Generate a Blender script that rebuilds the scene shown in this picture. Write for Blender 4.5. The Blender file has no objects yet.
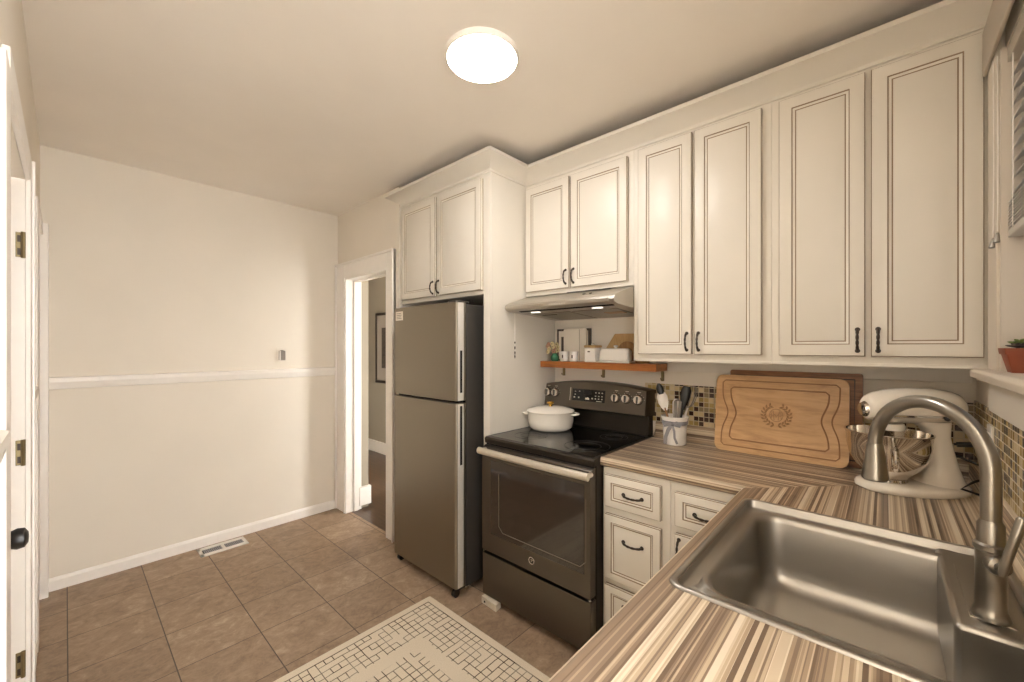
import bpy, bmesh, math, random
from mathutils import Vector, Matrix
random.seed(7)
PI = math.pi
SC = bpy.context.scene
COL = SC.collection

# ------------------------------------------------------------------ materials
def lin(h):
    h = h.lstrip('#'); v = [int(h[i:i+2], 16)/255 for i in (0, 2, 4)]
    return tuple(c/12.92 if c <= .04045 else ((c+.055)/1.055)**2.4 for c in v) + (1,)

class NT:
    def __init__(s, name):
        s.m = bpy.data.materials.new(name); s.m.use_nodes = True
        s.t = s.m.node_tree; s.t.nodes.clear()
        s.out = s.n('ShaderNodeOutputMaterial')
        s.b = s.n('ShaderNodeBsdfPrincipled'); s.l(s.b.outputs[0], s.out.inputs[0])
    def n(s, typ, **kw):
        o = s.t.nodes.new(typ)
        for k, v in kw.items(): setattr(o, k, v)
        return o
    def l(s, a, b): s.t.links.new(a, b)
    def put(s, sock, v):
        if hasattr(v, 'links') or isinstance(v, bpy.types.NodeSocket): s.l(v, sock)
        else: sock.default_value = v
    def math(s, op, a, b=0.0, c=None, clamp=False):
        o = s.n('ShaderNodeMath', operation=op, use_clamp=clamp)
        s.put(o.inputs[0], a); s.put(o.inputs[1], b)
        if c is not None: s.put(o.inputs[2], c)
        return o.outputs[0]
    def mix(s, f, a, b):
        o = s.n('ShaderNodeMix', data_type='RGBA')
        s.put(o.inputs[0], f); s.put(o.inputs[6], a); s.put(o.inputs[7], b)
        return o.outputs[2]
    def ramp(s, f, stops, interp='LINEAR'):
        o = s.n('ShaderNodeValToRGB'); o.color_ramp.interpolation = interp
        e = o.color_ramp.elements
        while len(e) < len(stops): e.new(.5)
        for i, (p, c) in enumerate(stops): e[i].position = p; e[i].color = c
        s.put(o.inputs[0], f); return o.outputs[0]
    def obj(s): return s.n('ShaderNodeTexCoord').outputs['Object']
    def xyz(s, v=None):
        o = s.n('ShaderNodeSeparateXYZ'); s.l(v or s.obj(), o.inputs[0]); return o.outputs
    def comb(s, x, y, z):
        o = s.n('ShaderNodeCombineXYZ')
        for i, v in enumerate((x, y, z)): s.put(o.inputs[i], v)
        return o.outputs[0]
    def noise(s, vec, scale, detail=3, rough=.5, dist=0):
        o = s.n('ShaderNodeTexNoise'); s.l(vec, o.inputs['Vector'])
        o.inputs['Scale'].default_value = scale; o.inputs['Detail'].default_value = detail
        o.inputs['Roughness'].default_value = rough; o.inputs['Distortion'].default_value = dist
        return o.outputs[0]
    def scale(s, vec, v):
        o = s.n('ShaderNodeMapping'); s.l(vec, o.inputs[0]); o.inputs['Scale'].default_value = v
        return o.outputs[0]
    def white(s, vec):
        o = s.n('ShaderNodeTexWhiteNoise', noise_dimensions='3D'); s.l(vec, o.inputs[0]); return o.outputs[0]
    def bump(s, h, strength=.2, dist=.002):
        o = s.n('ShaderNodeBump'); o.inputs['Strength'].default_value = strength
        o.inputs['Distance'].default_value = dist; s.l(h, o.inputs['Height'])
        s.l(o.outputs[0], s.b.inputs['Normal'])
    def set(s, **kw):
        for k, v in kw.items(): s.put(s.b.inputs[k.replace('_', ' ')], v)
        return s

def plain(name, hexc, rough=.5, metal=0, spec=.5, nz=0, nscale=20):
    t = NT(name); c = lin(hexc)
    if nz:
        f = t.noise(t.obj(), nscale, 4)
        d = tuple(v*(1-nz) for v in c[:3]) + (1,); e = tuple(min(1, v*(1+nz*.6)) for v in c[:3]) + (1,)
        t.set(Base_Color=t.ramp(f, [(.3, d), (.7, e)]))
    else: t.set(Base_Color=c)
    t.set(Roughness=rough, Metallic=metal, Specular_IOR_Level=spec)
    return t.m

def brushed(name, hexc, rough=.3, axis=(1, 1, 60), amt=.12, metal=1, bumps=.05):
    t = NT(name); f = t.noise(t.scale(t.obj(), axis), 30, 3)
    c = lin(hexc)[:3]
    t.set(Base_Color=t.ramp(f, [(.2, tuple(v*(1-amt) for v in c)+(1,)), (.8, tuple(min(1, v*(1+amt)) for v in c)+(1,))]),
          Metallic=metal, Roughness=t.math('ADD', t.math('MULTIPLY', f, .15), rough-.07))
    t.bump(f, bumps, .0006)
    return t.m

M = {}
def wallmat(name, hexc, rough=.75):
    t = NT(name); v = t.obj()
    f = t.noise(v, 3, 4); c = lin(hexc)[:3]
    t.set(Base_Color=t.ramp(f, [(.3, tuple(x*.965 for x in c)+(1,)), (.7, c+(1,))]), Roughness=rough, Specular_IOR_Level=.25)
    t.bump(t.noise(v, 160, 3), .12, .001)
    return t.m
M['wall'] = wallmat('wall_paint', 'EBE1D2')
M['ceil'] = wallmat('ceiling_paint', 'F4EBDF', .85)
M['trim'] = plain('white_trim_paint', 'F3ECE3', .35, nz=.02)
M['wtrim'] = plain('window_trim_dimmed', 'D6CABA', .4)  # trim paint darkened so the window side looks dimmer
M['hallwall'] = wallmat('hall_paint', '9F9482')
M['white'] = plain('white_gloss', 'EFE8DF', .25)
M['cab'] = plain('cream_cabinet_paint', 'DFD7CA', .38, nz=.015, nscale=6)
M['glaze'] = plain('brown_glaze_edge_shade', '8A745B', .5)
M['glazel'] = plain('highlight_glaze', 'A08E72', .5)  # glaze lightened to put highlights into the fridge cabinet's door lines
M['bronze'] = plain('dark_bronze', '3A2E24', .4, metal=.4)
M['dark'] = plain('black_plastic', '14110F', .35)
M['gap'] = plain('shadow_gap_black', '0B0908', .8)
M['steel'] = brushed('stainless_sheet', 'C2BCB2', .34, (40, 1, 1), .05)
M['fsteel'] = brushed('fridge_stainless', '968E81', .36, (50, 50, .6), .03, bumps=.02)
M['fbright'] = brushed('bright_stainless', 'EFEAE2', .35, (60, 60, 1), .02, metal=.45, bumps=.01)
M['fside'] = plain('fridge_side_grey', '3B3733', .45, nz=.1, nscale=300)
M['slate'] = brushed('slate_steel', '69625A', .36, (1, 50, 50), .03, bumps=.02)
M['slated'] = plain('slate_trim', '3A342D', .35, metal=.6)
M['ovenglass'] = plain('oven_glass', '2C241E', .07, spec=.9)
M['cooktop'] = plain('ceramic_glass', '0A0908', .04, spec=.8)
M['chrome'] = plain('chrome', 'D8D2CA', .08, metal=1)
M['handle'] = brushed('oven_handle_steel', 'E4DCCE', .34, (.5, 60, 60), .03, metal=.75, bumps=.02)
M['nickel'] = plain('brushed_nickel', '9A948B', .28, metal=1)
M['sink'] = brushed('sink_steel', 'ADA8A0', .36, (1.5, 25, 25), .025, bumps=.012)
M['burner'] = plain('burner_grey', '3A3632', .4)
M['gold'] = plain('gold_knob', 'C8A04A', .2, metal=1)
M['enamel'] = plain('cream_enamel', 'F1E9DC', .14)
M['mixer'] = plain('mixer_enamel', 'EFE6D8', .12)
M['ceramic'] = plain('white_ceramic', 'F0EAE2', .2)
M['foot'] = plain('chalk_block', 'D9CDB9', .7, nz=.12, nscale=40)
M['brass'] = plain('old_brass', '8C7C5A', .42, metal=.8)
M['terracotta'] = plain('terracotta', '8E4529', .5, nz=.12, nscale=30)
M['leaf'] = plain('succulent_green', '6E7E3B', .5, nz=.3, nscale=40)
M['leafd'] = plain('succulent_dark', '4C4038', .5)
M['soil'] = plain('potting_soil', '3C2F26', .9)
M['greenglass'] = plain('green_glass', '3F7A5C', .1, spec=.8)
M['petal'] = plain('cream_petals', 'D8C79B', .6, nz=.3, nscale=90)
M['petalp'] = plain('pink_petals', 'B98C74', .6, nz=.2, nscale=90)
M['ribbon'] = plain('grey_ribbon', '8D8A8C', .6)
M['silgrey'] = plain('grey_silicone', '8A8177', .45)
M['silwhite'] = plain('white_silicone', 'EDE6DE', .4)
M['paper'] = plain('label_paper', 'E9DFCF', .7)
M['ink'] = plain('ink', '57493C', .7)
M['photo'] = plain('dark_print', '4E4238', .5, nz=.4, nscale=25)
M['blind'] = plain('blind_slat_white', 'C9C2BA', .4, nz=.04)
M['valance'] = plain('greige_head_trim', 'B5A999', .5)
M['print'] = plain('panel_marking', 'CFC6B8', .5)
M['display'] = plain('display_black', '0C0B0A', .12)

def wood(name, a, b, c, ax, sc=6, rough=.4, dist=1.2):
    t = NT(name); v = t.scale(t.obj(), ax)
    f = t.noise(v, sc, 6, .6, dist); g = t.noise(v, sc*6, 3)
    k = t.math('ADD', t.math('MULTIPLY', f, .75), t.math('MULTIPLY', g, .25))
    t.set(Base_Color=t.ramp(k, [(.3, lin(a)), (.5, lin(b)), (.7, lin(c))]), Roughness=rough)
    return t.m
M['maple'] = wood('maple_board', 'B48A5E', 'D0A676', 'DDB88A', (.8, 5, 5), 4)
M['mapled'] = plain('maple_groove', '9C7046', .5)
M['acacia'] = wood('dark_board', '5E3A22', '855632', 'A37045', (.8, 5, 7), 5)
M['shelfwood'] = wood('shelf_pine', '8A4E20', 'B06A30', 'C07C3E', (.7, 5, 5), 5, .35)
M['boardwood'] = wood('small_board', 'B08A56', 'C49E68', 'CFAE7C', (4, 4, 1), 5)
M['boarddark'] = wood('small_dark_board', '7D5A36', '9A7144', 'A98354', (4, 4, 1), 5)
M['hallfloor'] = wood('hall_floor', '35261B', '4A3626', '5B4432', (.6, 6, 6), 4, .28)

def m_floor():
    t = NT('floor_tiles'); X, Y, Z = t.xyz()
    px, py = .3217, .325
    u = t.math('DIVIDE', t.math('ADD', X, 3.257), px); v = t.math('DIVIDE', t.math('ADD', Y, -.006), py)
    fu = t.math('ABSOLUTE', t.math('SUBTRACT', t.math('FRACT', u), .5))
    fv = t.math('ABSOLUTE', t.math('SUBTRACT', t.math('FRACT', v), .5))
    g = t.math('MAXIMUM', t.math('GREATER_THAN', fu, .4945), t.math('GREATER_THAN', fv, .493))
    cell = t.comb(t.math('FLOOR', u), t.math('FLOOR', v), 0)
    r = t.white(cell)
    off = t.comb(X, t.math('ADD', Y, t.math('MULTIPLY', r, 7)), t.math('MULTIPLY', r, 9))
    a = t.noise(t.scale(off, (1.3, 1, 1)), 10, 9, .72, .9); b = t.noise(t.scale(off, (1.3, 1, 1)), 38, 7, .75, .6)
    k = t.math('ADD', t.math('MULTIPLY', a, .6), t.math('MULTIPLY', b, .4))
    k = t.math('ADD', k, t.math('MULTIPLY', t.math('SUBTRACT', r, .5), .1))
    col = t.ramp(k, [(.34, lin('7C6652')), (.47, lin('957D66')), (.57, lin('A58D75')), (.68, lin('BFA98F'))])
    t.set(Base_Color=t.mix(g, col, lin('4E3F33')), Roughness=t.math('ADD', .36, t.math('MULTIPLY', b, .2)))
    h = t.math('SUBTRACT', t.math('MULTIPLY', b, .25), g)
    t.bump(h, .35, .002); return t.m
M['floor'] = m_floor()

def m_stripe():
    t = NT('striped_laminate'); X, Y, Z = t.xyz()
    dx = t.math('ADD', X, .36); dy = t.math('SUBTRACT', Y, 1.65)
    # stripes follow each run of the counter and meet at the mitre
    sel = t.math('GREATER_THAN', t.math('MULTIPLY', dy, .61), t.math('MULTIPLY', dx, .63))
    s1 = t.math('SUBTRACT', Y, Z); s2 = t.math('ADD', X, t.math('ADD', Z, 3.17))
    s = t.math('ADD', t.math('MULTIPLY', s1, sel), t.math('MULTIPLY', s2, t.math('SUBTRACT', 1, sel)))
    def vor(sc):
        o = t.n('ShaderNodeTexVoronoi', voronoi_dimensions='1D'); t.l(s, o.inputs['W']); o.inputs['Scale'].default_value = sc
        q = t.n('ShaderNodeSeparateColor'); t.l(o.outputs['Color'], q.inputs[0]); return q.outputs[0]
    k = vor(118); j = vor(290)
    kk = t.math('ADD', t.math('MULTIPLY', k, .72), t.math('MULTIPLY', j, .28))
    col = t.ramp(kk, [(0, lin('6E5947')), (.22, lin('846F5B')), (.37, lin('A18B73')), (.5, lin('B9A489')),
                      (.6, lin('C9B69C')), (.74, lin('D8C8B0')), (.86, lin('AC957A'))], 'CONSTANT')
    t.set(Base_Color=col, Roughness=.33); return t.m
M['stripe'] = m_stripe()

def m_mosaic():
    t = NT('mosaic_tiles'); X, Y, Z = t.xyz(); p = .0257
    s = t.math('ADD', X, Y)
    u = t.math('DIVIDE', s, p); v = t.math('DIVIDE', t.math('SUBTRACT', Z, .9985), p)
    fu = t.math('ABSOLUTE', t.math('SUBTRACT', t.math('FRACT', u), .5))
    fv = t.math('ABSOLUTE', t.math('SUBTRACT', t.math('FRACT', v), .5))
    g = t.math('MAXIMUM', t.math('GREATER_THAN', fu, .43), t.math('GREATER_THAN', fv, .43))
    r = t.white(t.comb(t.math('FLOOR', u), t.math('FLOOR', v), 3.3))
    col = t.ramp(r, [(0, lin('3B241A')), (.24, lin('9C8350')), (.42, lin('B79D63')), (.6, lin('D9C6A0')), (.76, lin('8C7A5C')), (.86, lin('CDB88E'))], 'CONSTANT')
    t.set(Base_Color=t.mix(g, col, lin('C9BA9E')), Roughness=t.mix(g, (.22, .22, .22, 1), (.8, .8, .8, 1)))
    t.bump(t.math('SUBTRACT', 1, g), .5, .0015); return t.m
M['mosaic'] = m_mosaic()

RX0, RX1, RY0, RY1 = -1.907, -.40, -.35, 1.395
def m_rug():
    t = NT('woven_rug'); X, Y, Z = t.xyz(); p = .036
    u = t.math('DIVIDE', t.math('SUBTRACT', X, RX0), p); v = t.math('DIVIDE', t.math('SUBTRACT', RY1, Y), p)
    de = t.math('MINIMUM', t.math('MINIMUM', t.math('SUBTRACT', X, RX0), t.math('SUBTRACT', RX1, X)), t.math('MINIMUM', t.math('SUBTRACT', RY1, Y), t.math('SUBTRACT', Y, RY0)))
    wob = t.math('MULTIPLY', t.math('SUBTRACT', t.noise(t.comb(X, Y, 0), 9, 2), .5), .3)
    uu = t.math('ADD', u, wob); vv = t.math('ADD', v, wob)
    lu = t.math('GREATER_THAN', t.math('ABSOLUTE', t.math('SUBTRACT', t.math('FRACT', uu), .5)), .440)
    lv = t.math('GREATER_THAN', t.math('ABSOLUTE', t.math('SUBTRACT', t.math('FRACT', vv), .5)), .444)
    su = t.white(t.comb(t.math('FLOOR', t.math('ADD', uu, .5)), t.math('FLOOR', vv), 1)); sv = t.white(t.comb(t.math('FLOOR', uu), t.math('FLOOR', t.math('ADD', vv, .5)), 4))
    lu = t.math('MULTIPLY', lu, t.math('LESS_THAN', su, .86)); lv = t.math('MULTIPLY', lv, t.math('LESS_THAN', sv, .82))
    ln = t.math('MAXIMUM', lu, lv)
    inb = t.math('GREATER_THAN', de, .038)
    band = t.math('MULTIPLY', t.math('GREATER_THAN', de, .225), t.math('LESS_THAN', de, .29))
    ln = t.math('MULTIPLY', t.math('MULTIPLY', ln, inb), t.math('SUBTRACT', 1, band))
    edge = t.math('LESS_THAN', t.math('ABSOLUTE', t.math('SUBTRACT', de, .04)), .0028)
    ln = t.math('MAXIMUM', ln, edge)
    st = t.math('MULTIPLY', ln, t.ramp(t.noise(t.comb(X, Y, 2), 9, 2), [(.3, (.55,)*3+(1,)), (.6, (1,)*3+(1,))]))
    w = t.noise(t.comb(X, Y, 0), 260, 2)
    base = t.ramp(w, [(.3, lin('D8C9B2')), (.7, lin('EADDC8'))])
    t.set(Base_Color=t.mix(st, base, lin('4A382A')), Roughness=.95, Specular_IOR_Level=.1)
    t.bump(w, .5, .003); return t.m
M['rug'] = m_rug()

def emit(name, col, s):
    t = NT(name); t.set(Base_Color=col, Emission_Color=col, Emission_Strength=s); return t.m
M['lamp'] = emit('lamp_diffuser', (1, .985, .965, 1), 37)
M['hoodlamp'] = emit('hood_lamp', (1, .95, .86, 1), .7)
t = NT('dimming_window_glass'); t.t.nodes.remove(t.b)
mx = t.n('ShaderNodeMixShader'); tr = t.n('ShaderNodeBsdfTransparent'); gl = t.n('ShaderNodeBsdfGlossy'); gl.inputs['Roughness'].default_value = .02
mx.inputs[0].default_value = .07; tr.inputs[0].default_value = (.14, .14, .143, 1); t.l(tr.outputs[0], mx.inputs[1]); t.l(gl.outputs[0], mx.inputs[2]); t.l(mx.outputs[0], t.out.inputs[0])  # pane tint added to hold back the strong sky light
M['glass'] = t.m

# ------------------------------------------------------------------ mesh helpers
class MB:
    def __init__(s): s.bm = bmesh.new(); s.mi = 0; s.fl = s.bm.faces.layers.int.new('flat')
    def mat(s, i): s.mi = i; return s
    def face(s, vs):
        try: f = s.bm.faces.new(vs); f.material_index = s.mi; return f
        except ValueError: return None
    def box(s, x0, x1, y0, y1, z0, z1, bev=0, seg=2):
        x0, x1 = sorted((x0, x1)); y0, y1 = sorted((y0, y1)); z0, z1 = sorted((z0, z1))
        v = [s.bm.verts.new((x, y, z)) for z in (z0, z1) for y in (y0, y1) for x in (x0, x1)]
        fs = [s.face([v[i] for i in q]) for q in ((0,2,3,1),(4,5,7,6),(0,1,5,4),(2,6,7,3),(0,4,6,2),(1,3,7,5))]
        for f in fs: f[s.fl] = 1
        if bev:
            es = list({e for f in fs for e in f.edges})
            r = bmesh.ops.bevel(s.bm, geom=es, offset=bev, segments=seg, affect='EDGES', profile=.5)
            for f in r['faces']: f.material_index = s.mi; f[s.fl] = 0
        return s
    def prism(s, poly, axis, a0, a1, bev=0):
        def P(a, p):
            if axis == 'x': return (a, p[0], p[1])
            if axis == 'y': return (p[0], a, p[1])
            return (p[0], p[1], a)
        A = [s.bm.verts.new(P(a0, p)) for p in poly]; B = [s.bm.verts.new(P(a1, p)) for p in poly]
        n = len(poly); fs = [s.face(A), s.face(B[::-1])]
        for i in range(n): fs.append(s.face([A[i], B[i], B[(i+1) % n], A[(i+1) % n]]))
        for f in fs:
            if f: f[s.fl] = 1
        if bev:
            es = [e for e in {e for f in fs if f for e in f.edges}]
            r = bmesh.ops.bevel(s.bm, geom=es, offset=bev, segments=2, affect='EDGES', profile=.5)
            for f in r['faces']: f.material_index = s.mi; f[s.fl] = 0
        return s
    def loops(s, L, closed=True, cap0=False, cap1=False):
        R = [[s.bm.verts.new(p) for p in l] for l in L]; n = len(R[0])
        for a, b in zip(R, R[1:]):
            for i in range(n if closed else n-1):
                j = (i+1) % n; s.face([a[i], a[j], b[j], b[i]])
        if cap0: s.face(R[0][::-1])
        if cap1: s.face(R[-1])
        return R
    def tube(s, pts, r, seg=10, closed=False, caps=True, flat=None):
        P = [Vector(p) for p in pts]; n = len(P); rr = r if isinstance(r, (list, tuple)) else [r]*n
        T = []
        for i in range(n):
            a = P[(i-1) % n] if closed or i else P[0]; b = P[(i+1) % n] if closed or i < n-1 else P[-1]
            T.append((b-a).normalized())
        up = Vector((0, 0, 1)) if abs(T[0].z) < .9 else Vector((1, 0, 0))
        u = (up - T[0]*up.dot(T[0])).normalized(); L = []
        for i in range(n):
            u = (u - T[i]*u.dot(T[i])).normalized(); w = T[i].cross(u)
            f = flat or 1
            L.append([P[i] + (u*math.cos(q)*f + w*math.sin(q))*rr[i] for q in (2*PI*k/seg for k in range(seg))])
        if closed: L.append(L[0])
        s.loops(L, True, caps and not closed, caps and not closed); return s
    def lathe(s, prof, c, d=(0, 0, 1), seg=32, sx=1, sy=1, rot=0):
        c = Vector(c); d = Vector(d).normalized(); q = Vector((0, 0, 1)).rotation_difference(d)
        L = []
        for r, z in prof:
            r = max(r, 1e-5)
            L.append([c + q @ Vector((r*sx*math.cos(a+rot), r*sy*math.sin(a+rot), z)) for a in (2*PI*k/seg for k in range(seg))])
        s.loops(L, True, prof[0][0] > 1e-4, prof[-1][0] > 1e-4); return s
    def ball(s, c, r, sx=1, sy=1, sz=1, seg=12, rot=None):
        m = Matrix.Translation(c) @ (rot.to_4x4() if rot else Matrix()) @ Matrix.Diagonal((sx*r, sy*r, sz*r, 1))
        g = bmesh.ops.create_uvsphere(s.bm, u_segments=seg, v_segments=max(6, seg//2), radius=1, matrix=m)
        for v in g['verts']:
            for f in v.link_faces: f.material_index = s.mi
        return s
    def xf(s, mtx): bmesh.ops.transform(s.bm, matrix=mtx, verts=s.bm.verts[:]); return s
    def build(s, name, mats, parent=None, local=False, smooth=35):
        if not isinstance(mats, (list, tuple)): mats = [mats]
        bm = s.bm
        bmesh.ops.remove_doubles(bm, verts=bm.verts[:], dist=1e-6)
        bmesh.ops.recalc_face_normals(bm, faces=bm.faces[:])
        if parent and not local:
            o = Vector(); p = parent
            while p: o += p.location; p = p.parent
            bmesh.ops.translate(bm, verts=bm.verts[:], vec=-o)
        me = bpy.data.meshes.new(name); 
        if smooth:
            for f in bm.faces: f.smooth = not f[s.fl]
            for e in bm.edges:
                if len(e.link_faces) == 2 and e.calc_face_angle(0) > math.radians(smooth): e.smooth = False
        bm.to_mesh(me); bm.free()
        for m in mats: me.materials.append(M[m] if isinstance(m, str) else m)
        ob = bpy.data.objects.new(name, me); COL.objects.link(ob)
        if parent: ob.parent = parent
        return ob

def tag(o, label, cat, group=None, kind=None):
    o['label'] = label; o['category'] = cat
    if group: o['group'] = group
    if kind: o['kind'] = kind
    return o
def thing(name, label, cat, loc=(0, 0, 0), rz=0, group=None, kind=None):
    o = bpy.data.objects.new(name, None); COL.objects.link(o); o.location = loc; o.rotation_euler.z = rz
    o.empty_display_size = .05
    return tag(o, label, cat, group, kind)
def struct(name, mb, mat, label, cat, parent=None):
    o = mb.build(name, mat, parent)
    o['kind'] = 'structure'
    if not parent: o['label'] = label; o['category'] = cat
    return o
def B(*a, **k): return MB().box(*a, **k)

# ------------------------------------------------------------------ room shell
ZC = 2.582; XF = -3.585; YL = -.10; YD = 1.63; YB = 2.28; XW = .25
struct('floor', B(XF, 1.2, -1.6, YD+.03, -.05, 0).box(-2.62, XW, YD+.03, YB, -.05, 0), 'floor', 'brown stone-look tiled kitchen floor', 'floor')
struct('ceiling', B(XF-.1, XW+.14, YL-.12, YB+.1, ZC, ZC+.08), 'ceil', 'flat beige painted ceiling', 'ceiling')
struct('wall_far', B(XF-.1, XF, YL-.12, YD, 0, ZC), 'wall', 'beige end wall divided by a chair rail', 'wall')
# left wall with two door openings
D1a, D1b = -2.315, -1.50; D2a, D2b = -3.50, -3.0
w = B(XF, D2a, YL-.12, YL, 0, ZC); w.box(D2b, D1a, YL-.12, YL, 0, ZC); w.box(D1b, XW+.14, YL-.12, YL, 0, ZC)
w.box(D2a, D2b, YL-.12, YL, 2.05, ZC); w.box(D1a, D1b, YL-.12, YL, 2.03, ZC)
struct('wall_left', w, 'wall', 'beige wall at the left edge holding two doors', 'wall')
OX0, OX1, OZ = -3.405, -2.735, 2.005
w = B(XF-.1, OX0, YD, YD+.12, 0, ZC); w.box(OX1, -2.60, YD, YD+.12, 0, ZC); w.box(OX0, OX1, YD, YD+.12, OZ, ZC)
w.box(-2.70, -2.60, YD+.12, YB, 0, ZC)
struct('wall_doorway', w, 'wall', 'beige wall with the cased opening to the hall', 'wall')
struct('wall_back', B(-2.70, XW+.12, YB, YB+.1, 0, ZC), 'wall', 'pale wall behind the cabinets and range', 'wall')
WY0, WY1, WZ0, WZ1 = .80, 1.775, 1.352, 2.255
w = B(XW, XW+.14, .30, WY0, 0, ZC); w.box(XW, XW+.14, WY1, YB, 0, ZC); w.box(XW, XW+.14, WY0, WY1, 0, WZ0-.03); w.box(XW, XW+.14, WY0, WY1, WZ1, ZC)
struct('wall_right', w, 'wall', 'beige wall with the window over the sink', 'wall')
# hall beyond the doorway
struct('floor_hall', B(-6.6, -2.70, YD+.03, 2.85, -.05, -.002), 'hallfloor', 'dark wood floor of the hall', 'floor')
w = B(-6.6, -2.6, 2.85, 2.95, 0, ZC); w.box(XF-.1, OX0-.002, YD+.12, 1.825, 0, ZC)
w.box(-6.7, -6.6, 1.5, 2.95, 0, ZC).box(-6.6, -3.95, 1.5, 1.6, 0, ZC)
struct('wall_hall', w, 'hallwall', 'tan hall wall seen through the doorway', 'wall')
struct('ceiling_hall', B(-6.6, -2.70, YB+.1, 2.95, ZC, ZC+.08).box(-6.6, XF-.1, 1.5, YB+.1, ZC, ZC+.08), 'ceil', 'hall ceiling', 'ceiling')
w = B(-6.6, -2.7, 2.83, 2.85, 0, .15, .004).box(OX0-.06, OX0+.025, YD+.10, 1.838, .03, .19, .004)
struct('baseboard_hall', w, 'trim', 'white hall baseboard', 'baseboard')
struct('baseboard_far', MB().prism([(XF, 0), (XF+.014, 0), (XF+.014, .058), (XF+.006, .072), (XF, .074)], 'y', YL, 1.605).xf(Matrix.Identity(4)), 'trim', 'white baseboard along the end wall', 'baseboard')
def rail(x_or_y, prof, axis, a0, a1): return MB().prism(prof, axis, a0, a1)
struct('trim_1', MB().prism([(XF, 1.172), (XF+.012, 1.176), (XF+.024, 1.215), (XF+.024, 1.238), (XF, 1.244)], 'y', YL+.015, 1.60), 'trim', 'white chair rail across the end wall', 'trim')
w = MB()
for a0, a1 in ((-2.86, -2.43), (-1.40, XW)):
    w.prism([(YL, 1.172), (YL+.008, 1.176), (YL+.018, 1.215), (YL+.018, 1.238), (YL, 1.244)], 'x', a0, a1)
struct('trim_2', w, 'trim', 'white chair rail on the left wall', 'trim')
struct('baseboard_left', B(-2.88, -2.42, YL, YL+.012, 0, .074, .003).box(-1.39, XW, YL, YL+.012, 0, .074, .003), 'trim', 'white baseboard on the left wall', 'baseboard')
# door casings, left wall
w = MB()
for a0, a1, zt_ in ((D1a-.09, D1a, 2.12), (D1b, D1b+.10, 2.065), (D2b, D2b+.10, 2.12)):
    w.box(a0, a1, YL, YL+.014, 0, zt_, .003)
w.box(XF+.002, D2a, YL, YL+.034, 0, 2.12, .003)
w.box(D1a-.0, D1b, YL, YL+.014, 2.03, 2.12, .003); w.box(D2a, D2b, YL, YL+.014, 2.05, 2.12, .003)
w.box(D1a-.1, D1a-.085, YL, YL+.022, 0, 2.13, .003)
for a in (D1a, D1b-.004): w.box(a, a+.004, YL-.12, YL, 0, 2.03)
struct('trim_3', w, 'trim', 'white casings around the two left-hand doors', 'trim')
# doors
def slab(x0, x1, y0, y1, z1):
    w = B(x0, x1, y0, y1, .01, z1, .002)
    xs = [x0+.11, (x0+x1)/2-.05, (x0+x1)/2+.05, x1-.11]
    for za, zb in ((.22, .80), (.98, 1.50), (1.60, z1-.11)):
        for xa, xb in ((xs[0], xs[1]), (xs[2], xs[3])):
            w.box(xa, xb, y1, y1+.004, za, zb, .0015); w.box(xa+.03, xb-.03, y1+.004, y1+.009, za+.03, zb-.03, .003)
    return w
d1 = struct('door_1', slab(D1a+.006, D1b-.006, YL-.073, YL-.038, 2.02), 'trim', 'white panelled door with black knob and brass hinges', 'door')
for z in (1.79, 1.037, .27):
    h = MB(); h.box(D1a+.004, D1a+.0065, YL-.022, YL-.004, z-.045, z+.045, .0008)
    h.mat(0).tube([(D1a+.009, YL-.004, z-.047), (D1a+.009, YL-.004, z+.047)], .006, 8)
    h.mat(1)
    for dz in (-.025, .022): h.box(D1a+.006, D1a+.0075, YL-.018, YL-.010, z+dz-.012, z+dz+.012)
    h.build('hinge', ['brass', 'bronze'], d1)['label'] = 'brass hinge'
k = MB(); kx = -1.562
k.lathe([(.001, 0), (.028, 0), (.028, .005), (.011, .010), (.010, .036), (.020, .044), (.025, .056), (.023, .068), (.013, .074), (.001, .075)], (kx, YL-.036, .952), (0, 1, 0), 24)
k.build('door_knob', 'dark', d1)['label'] = 'round black knob'
struct('door_2', slab(D2a+.006, D2b-.006, YL-.09, YL-.055, 2.04), 'trim', 'second white door in the left wall near the corner', 'door')
# doorway casing
w = MB()
for a0, a1 in ((XF+.012, OX0), (OX1, OX1+.098)):
    w.box(a0, a1, YD-.022, YD, 0, OZ+.13, .004)
w.box(OX0, OX1, YD-.022, YD, OZ, OZ+.13, .004)
w.box(XF+.012, OX1+.098, YD-.034, YD-.02, OZ+.115, OZ+.135, .004)
w.box(OX1+.084, OX1+.098, YD-.034, YD, 0, OZ+.132, .003); w.box(XF+.012, XF+.026, YD-.034, YD, 0, OZ+.132, .003)
w.box(OX0-.012, OX0, YD-.030, YD-.02, 0, OZ, .002)
w.box(OX0, OX0+.012, YD-.02, YD+.122, 0, OZ); w.box(OX1-.012, OX1, YD-.02, YD+.122, 0, OZ); w.box(OX0, OX1, YD-.02, YD+.122, OZ-.012, OZ)
w.box(OX0+.012, OX0+.024, YD+.05, YD+.09, 0, OZ-.012, .002); w.box(OX0, OX1, YD+.05, YD+.09, OZ-.024, OZ-.012, .002)
struct('trim_4', w, 'trim', 'wide white casing around the hall doorway', 'trim')
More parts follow.
